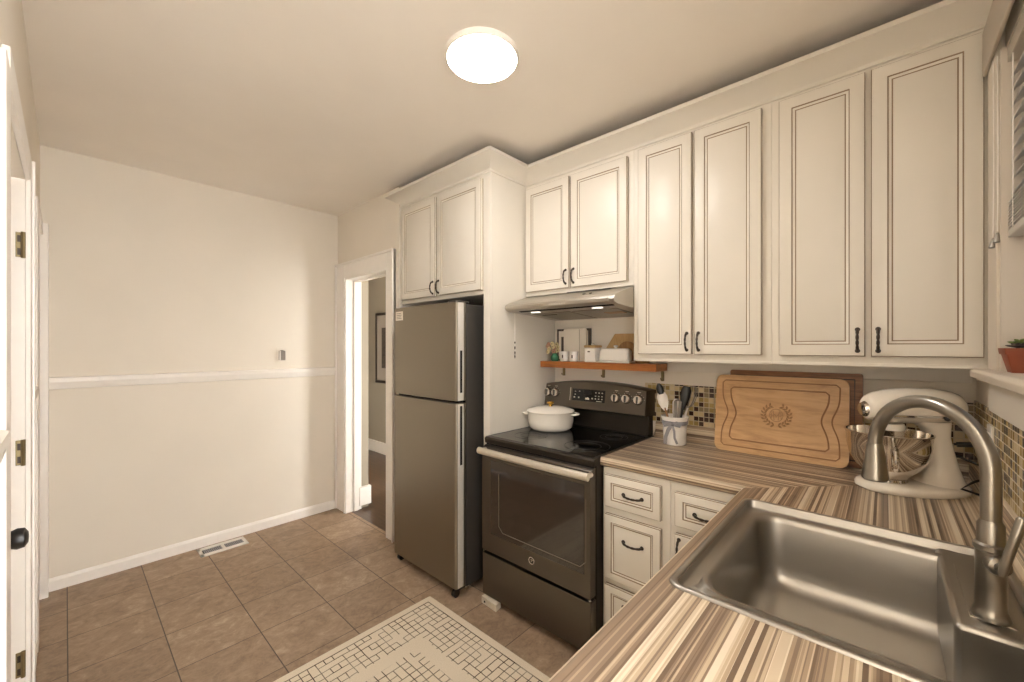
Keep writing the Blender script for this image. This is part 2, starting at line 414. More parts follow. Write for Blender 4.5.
# picture in the hall
p = thing('framed_picture', 'dark framed picture on the hall wall seen through the doorway', 'picture', (-4.83, 2.848, 1.4))
w = MB(); x0, x1, z0, z1 = -5.09, -4.57, .94, 1.875
w.box(x0, x1, 2.825, 2.848, z1-.035, z1, .003).box(x0, x1, 2.825, 2.848, z0, z0+.035, .003).box(x0, x0+.03, 2.825, 2.848, z0, z1, .003).box(x1-.03, x1, 2.825, 2.848, z0, z1, .003)
w.build('frame', 'bronze', p)
B(x0+.02, x1-.02, 2.838, 2.846, z0+.02, z1-.02).build('mat_board', plain('grey_mat', 'A89C8E', .6), p)
B(x0+.15, x1-.15, 2.835, 2.839, z0+.2, z1-.2).build('print', 'photo', p)

# ------------------------------------------------------------------ ceiling light, vent, wall switch
cx, cy = -1.184, 1.119
L = thing('ceiling_light', 'round flat white LED lamp on the ceiling', 'lamp', (cx, cy, ZC))
MB().lathe([(.001, 0), (.146, 0), (.146, -.010), (.142, -.020), (.138, -.022), (.136, -.018), (.001, -.018)], (cx, cy, ZC), seg=64).build('lamp_base', 'trim', L)
MB().lathe([(.001, -.0185), (.1355, -.0185), (.134, -.022), (.12, -.0235), (.001, -.024)], (cx, cy, ZC), seg=64).build('diffuser', 'lamp', L)

V = thing('floor_vent', 'white metal floor register beside the end wall baseboard', 'vent', (-3.47, .755, 0))
x0, x1, y0, y1 = -3.545, -3.395, .615, .895
w = B(x0, x1, y0, y0+.022, 0, .006, .002).box(x0, x1, y1-.022, y1, 0, .006, .002).box(x0, x0+.04, y0, y1, 0, .006, .002).box(x1-.04, x1, y0, y1, 0, .006, .002).box(x0+.03, x1-.03, .745, .765, 0, .006)
w.build('frame', 'white', V)
B(x0+.03, x1-.03, y0+.02, y1-.02, 0.0005, .001).build('duct', 'gap', V)
w = MB()
for i in range(22):
    yy = y0+.028+i*.0105
    if abs(yy-.755) > .013: w.box(x0+.04, x1-.04, yy, yy+.0068, .001, .005)
w.build('louvre', 'ribbon', V)

s = thing('wall_control', 'small grey and white box on a pale plate above the chair rail', 'wall control', (XF, 1.17, 1.355))
B(XF, XF+.003, 1.136, 1.208, 1.295, 1.41).build('wall_plate', 'wall', s)
MB().prism([(1.156, 1.314), (1.156, 1.390), (1.168, 1.396), (1.192, 1.388), (1.192, 1.314)], 'x', XF+.003, XF+.030, .003).build('cover', 'silgrey', s)
B(XF+.003, XF+.031, 1.148, 1.157, 1.315, 1.390, .002).build('edge_strip', 'white', s)

# ------------------------------------------------------------------ cabinets
def rring(x0, x1, z0, z1, i, y): return [(x0+i, y, z0+i), (x1-i, y, z0+i), (x1-i, y, z1-i), (x0+i, y, z1-i)]
def door_front(x0, x1, z0, z1, y, th=.02, a=.043, b=.060, edge='glaze'):
    """Raised-panel front facing -y; y = plane of the front face."""
    w = MB()
    spec = [(0, th, 1), (0, .013, 0), (0, .0035, 1), (.0022, .0006, 0), (.004, 0, 0), (a, 0, 1), (a+.0035, .0035, 0), (b-.006, .006, 1), (b-.002, .006, 0), (b+.010, .0015, 0)]  # outer edge rings: glaze that also paints in the door-edge shadow
    R = [[w.bm.verts.new(p) for p in rring(x0, x1, z0, z1, i, y+d)] for i, d, _ in spec]
    for k in range(len(R)-1):
        w.mi = spec[k][2]
        for i in range(4): w.face([R[k][i], R[k][(i+1) % 4], R[k+1][(i+1) % 4], R[k+1][i]])
    w.mi = 0; w.face(R[-1]); w.face(R[0][::-1])
    return w
def pull_v(x, y, zc, L=.078):
    w = MB(); h = L/2; p = []
    for t in [i/12 for i in range(13)]:
        zz = zc-h+L*t; out = .021*min(1, math.sin(PI*t)**.45 if 0 < t < 1 else 0)
        p.append((x, y-.003-out, zz))
    rr = [.0052 if i in (0, 12) else (.0036 + .0016*abs(math.sin(i*PI/3))) for i in range(13)]
    w.tube(p, rr, 8)
    for z in (zc-h, zc+h): w.lathe([(.001, 0), (.008, 0), (.007, .003), (.001, .004)], (x, y, z), (0, -1, 0), 10)
    return w
def pull_h(xc, y, z, L=.085):
    w = MB(); h = L/2; p = []
    for t in [i/12 for i in range(13)]:
        out = .020*(math.sin(PI*t)**.45 if 0 < t < 1 else 0); dz = -.001-.002*math.sin(PI*t)
        p.append((xc-h+L*t, y-.003-out, z+dz))
    w.tube(p, [.0055 if i in (0, 12) else .004+.0014*abs(math.sin(i*PI/3)) for i in range(13)], 8)
    for x in (xc-h, xc+h): w.lathe([(.001, 0), (.009, 0), (.008, .003), (.001, .004)], (x, y, z), (0, -1, 0), 10)
    return w
def carcass(x0, x1, y0, y1, z0, z1, openings, ff=.02):
    """box with an inset face frame around the openings"""
    w = B(x0, x1, y0+.003, y1, z0, z1)
    return w
def wall_cab(name, label, x0, x1, yf, z0, z1, doors, hz, extra=None):
    c = thing(name, label, 'cabinet', ((x0+x1)/2, YB, z0))
    w = B(x0, x1, yf, YB-.001, z0, z1, .0015, 1)
    w.build('carcass', 'cab', c)
    # face-frame bead at the bottom rail
    B(x0, x1, yf-.0035, yf, z0, z0+.012, .0015).build('bottom_rail', 'cab', c)
    for i, (a, b, za, zb) in enumerate(doors):
        d = door_front(a, b, za, zb, yf-.021).build('door', ['cab', 'glaze'], c)
        hx = b-.021 if i == 0 else a+.019
        pull_v(hx, yf-.021, hz).build('handle', 'bronze', d)['label'] = 'dark bronze bar handle'
    return c
# fridge enclosure
FX0, FX1, FY = -2.592, -1.68, 1.65
c = thing('refrigerator_cabinet', 'cream two-door cabinet over the refrigerator with a tall side panel', 'cabinet', (-2.13, YB, 0))
B(FX0, FX1-.05, FY, YB-.001, 1.728, 2.44, .0015, 1).build('carcass', 'cab', c)
B(FX1-.054, FX1, FY, FY+.02, 0, 2.44, .002).box(FX1-.018, FX1, FY+.02, YB-.001, 0, 2.44).build('side_panel', 'cab', c)
B(FX0, FX1-.05, FY-.004, FY, 1.728, 1.742, .0015).build('bottom_rail', 'cab', c)
for i, (a, b) in enumerate(((-2.570, -2.176), (-2.155, -1.735))):
    d = door_front(a, b, 1.755, 2.405, FY-.021).build('door', ['cab', 'glazel'], c)
    pull_v(b-.02 if i == 0 else a+.02, FY-.021, 1.81).build('handle', 'bronze', d)['label'] = 'dark bronze bar handle'
UY = 1.97
wall_cab('wall_cabinet', 'short cream two-door wall cabinet above the range hood', -1.68, -.952, UY, 1.737, 2.44, ((-1.668, -1.342, 1.762, 2.405), (-1.328, -.982, 1.762, 2.405)), 1.826)
wall_cab('wall_cabinet', 'tall cream two-door wall cabinet right of the range hood', -.952, -.346, UY, 1.349, 2.44, ((-.922, -.660, 1.386, 2.415), (-.648, -.379, 1.386, 2.415)), 1.445)
wall_cab('wall_cabinet', 'tall cream two-door wall cabinet beside the window', -.346, .248, UY, 1.349, 2.44, ((-.318, -.053, 1.386, 2.415), (-.037, .231, 1.386, 2.415)), 1.445)
# crown moulding swept along the cabinet tops
prof = [(0, 2.432), (.006, 2.434), (.007, 2.446), (.012, 2.452), (.083, 2.498), (.090, 2.501), (.092, 2.518), (.070, 2.520), (0, 2.46)]
path = lambda o: [(FX0-o, 1.75), (FX0-o, FY-o), (FX1+o, FY-o), (FX1+o, UY-o), (.2485, UY-o)]
w = MB(); L = []
for o, z in prof: L.append([(x, y, z) for x, y in path(o)])
R = [[w.bm.verts.new(p) for p in l] for l in L]
for a, b in zip(R, R[1:]+R[:1]):
    for i in range(len(a)-1): w.face([a[i], a[i+1], b[i+1], b[i]])
w.face([r[0] for r in R]); w.face([r[-1] for r in R][::-1])
tag(w.build('crown_molding', 'cab'), 'cream sloped crown molding running along the cabinet tops', 'molding')

# base cabinets
BY = 1.675
c = thing('base_cabinet', 'cream base cabinet with a stack of drawers beside the range', 'cabinet', (-.80, BY, 0))
B(-.960, -.650, BY, YB-.03, .10, .874, .0015, 1).build('carcass', 'cab', c)
B(-.960, -.650, BY+.06, BY+.08, 0, .10).build('toe_kick', 'cab', c)
for z0, z1 in ((.698, .842), (.372, .664), (.118, .345)):
    d = door_front(-.943, -.684, z0, z1, BY-.021, a=.032, b=.047).build('drawer', ['cab', 'glaze'], c)
    pull_h(-.806, BY-.0215, (z0+z1)/2 + (.0 if z1-z0 < .2 else .045)).build('handle', 'bronze', d)['label'] = 'dark bronze drawer pull'
c = thing('base_cabinet', 'cream base cabinet with one drawer over a door in the counter corner', 'cabinet', (-.50, BY, 0))
B(-.648, -.345, BY, YB-.03, .10, .874, .0015, 1).build('carcass', 'cab', c)
B(-.648, -.345, BY+.06, BY+.08, 0, .10).build('toe_kick', 'cab', c)
d = door_front(-.626, -.385, .700, .836, BY-.021, a=.032, b=.047).build('drawer', ['cab', 'glaze'], c)
pull_h(-.505, BY-.0215, .765).build('handle', 'bronze', d)['label'] = 'dark bronze drawer pull'
d = door_front(-.626, -.385, .118, .668, BY-.021).build('door', ['cab', 'glaze'], c)
pull_v(-.608, BY-.0215, .61).build('handle', 'bronze', d)['label'] = 'dark bronze bar handle'
c = thing('sink_cabinet', 'cream sink base cabinet under the striped counter', 'cabinet', (-.34, 1.0, 0))
w = B(-.345, -.325, .32, BY-.002, .10, .874).box(-.325, .24, .32, .34, .10, .874).box(-.325, .24, 1.645, BY-.002, .10, .874).box(-.325, .24, .34, 1.645, .10, .12)
w.build('carcass', 'cab', c)
B(-.29, -.27, .32, BY-.002, 0, .10).build('toe_kick', 'cab', c)
rotm = Matrix.Rotation(-PI/2, 4, 'Z')
for a, b in ((.36, .955), (.975, 1.57)):
    w = door_front(-b, -a, .13, .84, -.366); w.xf(rotm)   # local -y front turned to face -x
    d = w.build('door', ['cab', 'glaze'], c)

# ------------------------------------------------------------------ countertop
HX0, HX1, HY0, HY1 = -.330, .203, .876, 1.513
w = MB(); zt = .915
def rect(x0, x1, y0, y1):
    w.face([w.bm.verts.new(p) for p in ((x0, y0, zt), (x1, y0, zt), (x1, y1, zt), (x0, y1, zt))])
XE, YE, CE = -.360, 1.672, .30
rect(-.962, XE, YE, YB-.001); rect(XE, XW-.001, YE, YB-.001)
rect(XE, HX0, HY1, YE); rect(HX0, HX1, HY1, YE); rect(HX1, XW-.001, HY1, YE)
rect(XE, HX0, HY0, HY1); rect(HX1, XW-.001, HY0, HY1)
rect(XE, HX0, CE, HY0); rect(HX0, HX1, CE, HY0); rect(HX1, XW-.001, CE, HY0)
npf = [(0, .915), (.005, .9165), (.012, .9165), (.018, .913), (.022, .906), (.0225, .895), (.020, .884), (.014, .877), (0, .875)]
R = [[w.bm.verts.new(p) for p in ((-.962, YE-o, z), (XE-o, YE-o, z), (XE-o, CE, z))] for o, z in npf]
for a, b in zip(R, R[1:]):
    for i in range(2): w.face([a[i], a[i+1], b[i+1], b[i]])
w.face([r[0] for r in R]); w.face([r[-1] for r in R][::-1])
# left end and near end of the slab
for q in (((-.962, YE, .875), (-.962, YB, .875), (-.962, YB, .915), (-.962, YE, .915)), ((XE, CE, .875), (XW, CE, .875), (XW, CE, .915), (XE, CE, .915))):
    w.face([w.bm.verts.new(p) for p in q])
for x0, x1, y0, y1 in ((-.962, XW-.001, YE, YB-.001), (XE, HX0, CE, YE), (HX1, XW-.001, CE, YE), (HX0, HX1, CE, HY0), (HX0, HX1, HY1, YE)):
    w.face([w.bm.verts.new(p) for p in ((x0, y0, .875), (x0, y1, .875), (x1, y1, .875), (x1, y0, .875))])
# coved upstand on both walls
up = [(.045, .915), (.030, .9165), (.023, .921), (.020, .930), (.019, .985), (.016, .994), (.010, .9975), (0, .9975)]
R = [[w.bm.verts.new(p) for p in ((-.962, YB-.001-o, z), (XW-.001-o, YB-.001-o, z), (XW-.001-o, CE, z))] for o, z in up]
for a, b in zip(R, R[1:]):
    for i in range(2): w.face([a[i], a[i+1], b[i+1], b[i]])
w.face([r[0] for r in R]); w.face([r[-1] for r in R][::-1])
tag(w.build('countertop', 'stripe', smooth=50), 'brown and cream striped laminate countertop turning the corner to the sink', 'countertop')
# mosaic splashback, tile field on both walls
w = B(-1.03, XW-.001, YB-.006, YB-.0005, .9975, 1.212).box(XW-.006, XW-.0005, .30, YB-.006, .9975, 1.222)
struct('trim_5', w, 'mosaic', 'brown and cream glass mosaic splashback', 'splashback')
struct('trim_6', B(-.90, XW-.01, YB-.02, YB-.0005, 1.286, 1.348, .002), 'cab', 'cream nailing strip under the wall cabinets', 'trim')

# ------------------------------------------------------------------ sink
def rrect(x0, x1, y0, y1, r, z, n=6):
    out = []
    for cx_, cy_, a in ((x1-r, y1-r, 0), (x0+r, y1-r, PI/2), (x0+r, y0+r, PI), (x1-r, y0+r, 1.5*PI)):
        for i in range(n+1):
            q = a+PI/2*i/n; out.append((cx_+r*math.cos(q), cy_+r*math.sin(q), z))
    return out
SX0, SX1, SY0, SY1 = -.346, .214, .860, 1.528
S = thing('kitchen_sink', 'single-bowl stainless steel sink set in the striped counter', 'sink', (-.06, 1.19, .915))
def inset(i, r, z): return rrect(SX0+i, SX1-i, SY0+i, SY1-i, r, z)
BX0, BX1, BY0, BY1 = -.288, .186, .912, 1.440
def bowl(i, r, z): return rrect(BX0+i, BX1-i, BY0+i, BY1-i, r, z)
w = MB()
w.loops([inset(.014, .022, .9155), inset(0, .03, .9160), inset(.001, .03, .919), inset(.004, .028, .9215), inset(.012, .024, .921), inset(.0145, .022, .918), inset(.016, .02, .901), inset(.019, .02, .897)])
w.loops([inset(.019, .02, .897), rrect(BX0-.017, BX1+.006, BY0-.012, BY1+.045, .05, .897), rrect(BX0-.010, BX1+.005, BY0-.009, BY1+.012, .055, .9115), bowl(-.003, .06, .911),
         bowl(.002, .06, .906), bowl(.005, .06, .895), bowl(.012, .06, .78), bowl(.016, .06, .752), bowl(.024, .058, .734), bowl(.040, .05, .722), bowl(.058, .04, .719), bowl(.12, .03, .718), bowl(.2, .02, .7165)], cap1=True)
w.build('basin', 'sink', S, smooth=60)
w = B(.094, .199, 1.105, 1.497, .730, .912, .010, 3); w.build('faucet_deck', 'sink', S)
w = B(.118, .176, 1.06+.09, 1.40, .9115, .9145, .001); w.build('deck_plate', 'sink', S)
w = MB().lathe([(.001, .003), (.022, .003), (.026, .001), (.040, .002), (.044, .0045), (.046, .002), (.046, 0)], (-.03, 1.17, .7175), seg=28); w.build('drain', 'chrome', S)

# ------------------------------------------------------------------ faucet
fx, fy = .146, 1.166; tx, ty = -.018, 1.335
F = thing('faucet', 'brushed nickel gooseneck pull-down faucet behind the sink bowl', 'faucet', (fx, fy, .912))
MB().lathe([(.001, 0), (.0255, 0), (.0265, .004), (.0235, .012), (.0210, .020), (.0205, .06), (.0205, .125), (.0235, .129), (.0235, .137), (.0190, .141), (.0180, .175), (.0165, .178), (.015, .182), (.001, .183)], (fx, fy, .9145), seg=32).build('faucet_body', 'nickel', F)
dx, dy = tx-fx, ty-fy; Ln = math.hypot(dx, dy); dx /= Ln; dy /= Ln; rad = Ln/2; zc = 1.184
pts = [(fx, fy, z) for z in (1.09, 1.13, 1.16)]
for i in range(25):
    a = PI*i/24; h = rad*(1-math.cos(a)); pts.append((fx+dx*h, fy+dy*h, zc+rad*math.sin(a)*1.0))
MB().tube(pts, [.0142]*len(pts), 20).build('spout', 'nickel', F)
MB().lathe([(.001, .002), (.0150, .002), (.0165, -.003), (.0175, -.012), (.0250, -.074), (.0260, -.078), (.0260, -.084), (.023, -.088), (.001, -.085)], (tx, ty, zc), seg=28).build('spray_head', 'nickel', F)
hb = Vector((fx, fy, 1.022)); hd = Vector((.28, -.96, 0)).normalized()
MB().lathe([(.001, .012), (.017, .012), (.018, .024), (.016, .029), (.010, .031), (.009, .037), (.001, .038)], hb, hd, 24).build('valve_cap', 'nickel', F)
p0 = hb+hd*.036; d = Vector((.20, -.05, .93)).normalized()
MB().tube([p0-d*.012, p0, p0+d*.05, p0+d*.098, p0+d*.102], [.0065, .0075, .007, .0075, .005], 14).build('lever', 'nickel', F)

# ------------------------------------------------------------------ refrigerator
X0, X1 = -2.422, -1.778; DF = 1.475
f = thing('refrigerator', 'stainless top-freezer refrigerator in the cabinet alcove', 'refrigerator', (-2.1, 1.8, 0))
B(X0+.005, X1-.004, 1.556, 2.20, .035, 1.668, .006).build('body', 'fside', f)
def fdoor(name, z0, z1):
    o = []
    n = 1
    poly = [(X0, DF+.078), (X0, DF+.008)]
    for i in range(n+1):
        t = i/n; poly.append((X0+.012+(X1-X0-.024)*t, DF+.003-.003*math.sin(PI*t)))
    poly += [(X1, DF+.010), (X1, DF+.078)]
    return MB().prism(poly, 'z', z0, z1, .003).build(name, 'fsteel', f)
d1 = fdoor('freezer_door', 1.113, 1.676); d2 = fdoor('fridge_door', .052, 1.100)
for d_, z0, z1, h0, h1 in ((d1, 1.116, 1.673, 1.13, 1.40), (d2, .056, 1.096, .72, 1.085)):
    w = B(X1, X1+.004, DF+.016, DF+.058, z0, z1, .0015); w.build('edge_trim', 'fbright', d_)['label'] = 'bright steel door edge'
    B(X1+.0035, X1+.0050, DF+.030, DF+.046, h0+.03, h1, .0005).build('handle_recess', 'gap', d_)['label'] = 'dark finger recess'
B(X0+.02, X1-.02, DF+.03, DF+.07, 1.101, 1.112).build('door_gap_shade', 'gap', f)  # black strip stands for the shade in the gap between the doors
B(X0+.02, X1-.012, DF+.078, 1.556, .05, 1.66).build('door_seal', 'gap', f)
B(X1-.09, X1-.02, DF+.02, DF+.12, 1.676, 1.688, .003).build('hinge_cover', 'fside', f)
MB().tube([(X1-.035, DF+.02, .022), (X1-.012, DF+.02, .022)], .022, 14).box(X1-.03, X1-.015, DF+.012, DF+.09, .03, .05).build('foot', 'dark', f)
MB().tube([(X0+.02, DF+.04, .022), (X0+.045, DF+.04, .022)], .022, 14).build('foot', 'dark', f)
B(X1-.03, X1+.006, DF+.072, DF+.098, .028, .048, .004).build('bottom_hinge', 'chrome', f)
w = B(X0+.030, X0+.110, DF+.0005, DF+.006, 1.594, 1.652, .0003); w.mat(1)
for i in range(4): w.box(X0+.040, X0+.098-.006*(i % 2), DF+.0001, DF+.0008, 1.604+.011*i, 1.607+.011*i)
w.build('energy_label', ['paper', 'ink'], f)['label'] = 'small white paper label'

# ------------------------------------------------------------------ range
GX0, GX1 = -1.672, -.964
g = thing('electric_range', 'slate freestanding electric range with a glass cooktop', 'range', (-1.306, 1.9, 0))
B(GX0+.002, GX1-.002, 1.625, 2.262, .045, .895).build('body', 'slated', g)
w = MB().prism([(1.602, .880), (1.598, .905), (1.606, .914), (1.62, .915), (2.262, .915), (2.262, .880)], 'x', GX0, GX1, .002)
w.build('cooktop_frame', 'slated', g)
ct = B(GX0+.02, GX1-.02, 1.625, 2.20, .9145, .9165, .0008).build('cooktop_glass', 'cooktop', g)
for bx, by, br in ((-1.49, 1.79, .095), (-1.12, 1.79, .115), (-1.49, 2.07, .095), (-1.12, 2.07, .075)):
    w = MB()
    for rr in (br, br*.62):
        w.tube([(bx+rr*math.cos(q), by+rr*math.sin(q), .9163) for q in (2*PI*i/40 for i in range(40))], .0011, 4, closed=True)
    w.build('burner_ring', 'burner', ct)
# backguard: splash + arched control panel
w = B(GX0+.012, GX1-.012, 2.205, 2.262, .9155, 1.06, .006); w.build('backguard', 'slated', g)
n = 20; top = []
for i in range(n+1):
    t = i/n; top.append((GX0+.002+(GX1-GX0-.004)*t, 1.178+.030*math.sin(PI*t)**.8))
def panel_loop(y0, s, dz=0):  # outline of the panel in x,z
    cx_ = (GX0+GX1)/2
    low = [(GX1-.002, 1.036), (GX0+.002, 1.036)]
    return [((x-cx_)*s+cx_, y0, z+dz) for x, z in top+low]
w = MB()
w.loops([panel_loop(2.262, 1), [(x, 2.170 if z > 1.1 else 2.150, z) for x, y, z in panel_loop(0, 1)], [(x, (2.162 if z > 1.1 else 2.140), z-.004 if z > 1.1 else z+.006) for x, y, z in panel_loop(0, .985)]], True, True, True)
cp = w.build('control_panel', 'slate', g, smooth=40)
def panel_y(z): return 2.140+(z-1.042)*(.022/.14)
for kx in (-1.640, -1.580, -1.150, -1.084, -1.012):
    kz = 1.124; ky = panel_y(kz)-.001
    k = MB().lathe([(.001, 0), (.029, 0), (.029, .003), (.026, .005), (.001, .005)], (kx, ky, kz), (0, -1, .15), 24)
    k.mat(1).lathe([(.001, .004), (.0255, .004), (.0245, .020), (.022, .023), (.001, .023)], (kx, ky, kz), (0, -1, .15), 24)
    k.mat(0).box(kx-.0035, kx+.0035, ky-.031, ky-.018, kz-.017, kz+.021, .0015)
    k.build('knob', ['slated', 'chrome'], cp)['label'] = 'chrome control knob'
def ppanel(x0, x1, z0, z1, d, mat, name):
    w = MB(); y0 = panel_y(z0)-d; y1 = panel_y(z1)-d
    A = [(x0, y0, z0), (x1, y0, z0), (x1, y1, z1), (x0, y1, z1)]
    w.loops([[(x, y+.004, z) for x, y, z in A], A], True, True, True)
    return w.build(name, mat, cp)
ppanel(-1.452, -1.222, 1.088, 1.160, .0015, 'display', 'touch_panel')
ppanel(-1.372, -1.312, 1.132, 1.152, .002, 'gap', 'clock_display')
ppanel(-1.470, -1.466, 1.085, 1.165, .0015, 'handle', 'accent_strip')
w = MB()
def mark(x, z, a=.004, b=.0015):
    y = panel_y(z)-.0022; w.box(x-a, x+a, y-.0008, y+.002, z-b, z+b)
keys = [(-1.435+.032*i, 1.108, .005, .004) for i in (0, 1, 3, 4)] + [(-1.342, 1.104, .014, .005)]
keys += [(-1.285+.022*i, z, .004, .003) for i in range(3) for z in (1.108, 1.124, 1.144)]
keys += [(-1.43, 1.143, .004, .0015), (-1.40, 1.146, .004, .0015), (-1.43, 1.125, .004, .003), (-1.26, 1.094, .018, .0015)]
for q in keys:
    w = MB(); mark(*q); w.build('touch_key', 'print', cp)
for kx in (-1.640, -1.580, -1.150, -1.084, -1.012):
    w = MB()
    mark(kx, 1.166, .010, .0018); w.build('knob_caption', 'print', cp); w = MB()
    for q in range(-3, 4):
        a = PI/2+q*.5; mark(kx+.033*math.cos(a), 1.124+.033*math.sin(a), .0012, .0012)
    w.build('knob_lettering', 'print', cp)
# oven door
w = MB().prism([(1.575, .292), (1.575, .835), (1.582, .862), (1.600, .872), (1.622, .872), (1.622, .292)], 'x', GX0+.004, GX1-.004, .003)
od = w.build('oven_door', 'slate', g)
B(GX0+.075, GX1-.035, 1.5735, 1.578, .395, .800, .001).build('door_glass', 'ovenglass', od)
wx0, wx1, wz0, wz1 = -1.535, -.990, .425, .735
w = MB()
w.tube([(wx0, 1.5725, wz1), (wx0, 1.5725, wz0+.03), (wx0+.03, 1.5725, wz0), (wx1-.03, 1.5725, wz0), (wx1, 1.5725, wz0+.03), (wx1, 1.5725, wz1)], .0022, 6)
w.build('window_border', plain('window_border_grey', '6A5F52', .3), od)
hp = []
for i in range(17):
    t = i/16; hp.append((-1.655+.700*t, 1.538-.018*math.sin(PI*t), .851+.004*math.sin(PI*t)))
w = MB().tube(hp, .016, 14, flat=1.15)
for x in (hp[0][0]+.012, hp[-1][0]-.012): w.tube([(x, 1.540, .851), (x, 1.580, .851)], .012, 10)
w.build('oven_handle', 'handle', od)['label'] = 'bowed steel oven handle'
w = MB(); bx, bz = -1.306, .350
w.tube([(bx+.0165*math.cos(q), 1.5735, bz+.0165*math.sin(q)) for q in (2*PI*i/28 for i in range(28))], .0026, 8, closed=True)
w.mat(1).lathe([(.001, 0), (.0145, 0), (.0145, .0012), (.001, .0012)], (bx, 1.5748, bz), (0, -1, 0), 24)
w.mat(0)
for sgn in (-1, 1):
    w.tube([(bx+sgn*.002+sgn*.005*math.cos(q), 1.5728, bz+.001+.006*math.sin(q)) for q in (i*.5 for i in range(11))], .0011, 6)
w.build('round_badge', ['chrome', 'slated'], od)['label'] = 'round chrome badge'
w = B(GX0+.004, GX1-.004, 1.579, 1.63, .040, .274, .004); w.build('storage_drawer', 'slate', g)
B(GX0+.01, GX1-.01, 1.60, 1.626, .274, .292).build('drawer_gap', 'gap', g)
B(GX0+.01, GX1-.01, 1.605, 1.626, .872, .882).build('door_gap', 'gap', g)
for x in (GX0+.012, GX1-.012): MB().ball((x, 1.585, .281), .006).build('screw_cap', 'chrome', g)
MB().lathe([(.001, 0), (.013, 0), (.013, .012), (.006, .014), (.006, .046), (.001, .046)], (GX1-.03, 1.61, 0), seg=12).build('levelling_foot', 'white', g)
for x, y in ((GX0+.06, 2.2), (GX1-.06, 2.2)): MB().lathe([(.001, 0), (.013, 0), (.013, .012), (.006, .014), (.006, .046), (.001, .046)], (x, y, 0), seg=12).build('levelling_foot', 'dark', g)
fb = thing('levelling_block', 'chipped white block under the front left corner of the range', 'block', (-1.61, 1.575, 0))
w = MB().prism([(-1.655, 1.560), (-1.535, 1.552), (-1.545, 1.60), (-1.655, 1.62)], 'z', 0.0, .038, .002); w.build('block', 'foot', fb)
MB().lathe([(.001, 0), (.006, 0), (.005, .0012), (.001, .0012)], (-1.622, 1.5512, .022), (0, -1, 0), 12).build('screw_hole', 'gap', fb)

# ------------------------------------------------------------------ range hood
h = thing('range_hood', 'stainless under-cabinet range hood over the cooktop', 'range hood', (-1.31, YB, 1.6))
hx0, hx1 = -1.672, -.955
w = MB().prism([(1.975, 1.735), (1.80, 1.682), (1.772, 1.668), (1.765, 1.652), (1.772, 1.638), (1.80, 1.632), (2.278, 1.600), (2.278, 1.735)], 'x', hx0, hx1, .002)
hb_ = w.build('hood_shell', 'steel', h)
def hz(y): return 1.632-(y-1.80)*(.032/.478)
def under(x0, x1, y0, y1, th, name, mat, par):
    w = MB(); w.loops([[(x0, y0, hz(y0)+.004), (x1, y0, hz(y0)+.004), (x1, y1, hz(y1)+.004), (x0, y1, hz(y1)+.004)], [(x0, y0, hz(y0)-th), (x1, y0, hz(y0)-th), (x1, y1, hz(y1)-th), (x0, y1, hz(y1)-th)]], True, True, True)
    return w.build(name, mat, par)
under(-1.60, -1.325, 1.93, 2.24, .003, 'filter', M['fsteel'], h); under(-1.305, -1.03, 1.93, 2.24, .003, 'filter', M['fsteel'], h)
under(-1.56, -1.46, 1.985, 2.00, .005, 'filter_latch', M['bronze'], h); under(-1.16, -1.05, 2.03, 2.09, .005, 'filter_latch', M['boarddark'], h)
under(-1.60, -.99, 1.815, 1.835, .004, 'lip_shadow', M['gap'], h)  # dark strip painted in as the shadow under the front lip
for x in (-1.53, -1.115):
    w = MB().lathe([(.001, 0), (.030, 0), (.030, .004), (.001, .005)], (x, 1.885, hz(1.885)+.0005), (0, .07, -1), 24)
    w.build('hood_lamp', 'hoodlamp', h)
w = MB()
B(-1.60, -.985, 1.760, 1.772, 1.640, 1.660, .003).build('front_lip', 'steel', h)
for x in (-1.185, -1.145):
    MB().lathe([(.001, 0), (.009, 0), (.009, .003), (.001, .004)], (x, 1.865, 1.702), (0, -.3, 1), 16).build('button', 'fside', h)
w = MB()
for i in range(7): w.box(-1.34+i*.016, -1.328+i*.016, 1.7585, 1.7605, 1.646, 1.653)
w.build('lettering', 'print', h)
B(-1.36, -1.08, 1.955, 1.968, 1.7335, 1.7352).build('vent_slot', 'gap', h)
# hanging cord on the tall panel
s = thing('hanging_cord', 'thin cord with dark beads hanging on the tall panel below the hood', 'cord', (-1.675, 1.82, 1.62))
MB().tube([(-1.677, 1.86, 1.63), (-1.677, 1.862, 1.50), (-1.676, 1.86, 1.38)], .0022, 6).build('cord', 'trim', s)
w = MB()
for z, l in ((1.447, .007), (1.415, .011), (1.385, .011), (1.362, .012)): w.tube([(-1.676, 1.86, z-l), (-1.676, 1.86, z), (-1.676, 1.86, z+l)], [.0015, .0042, .0015], 8)
w.build('bead_string', 'bronze', s)

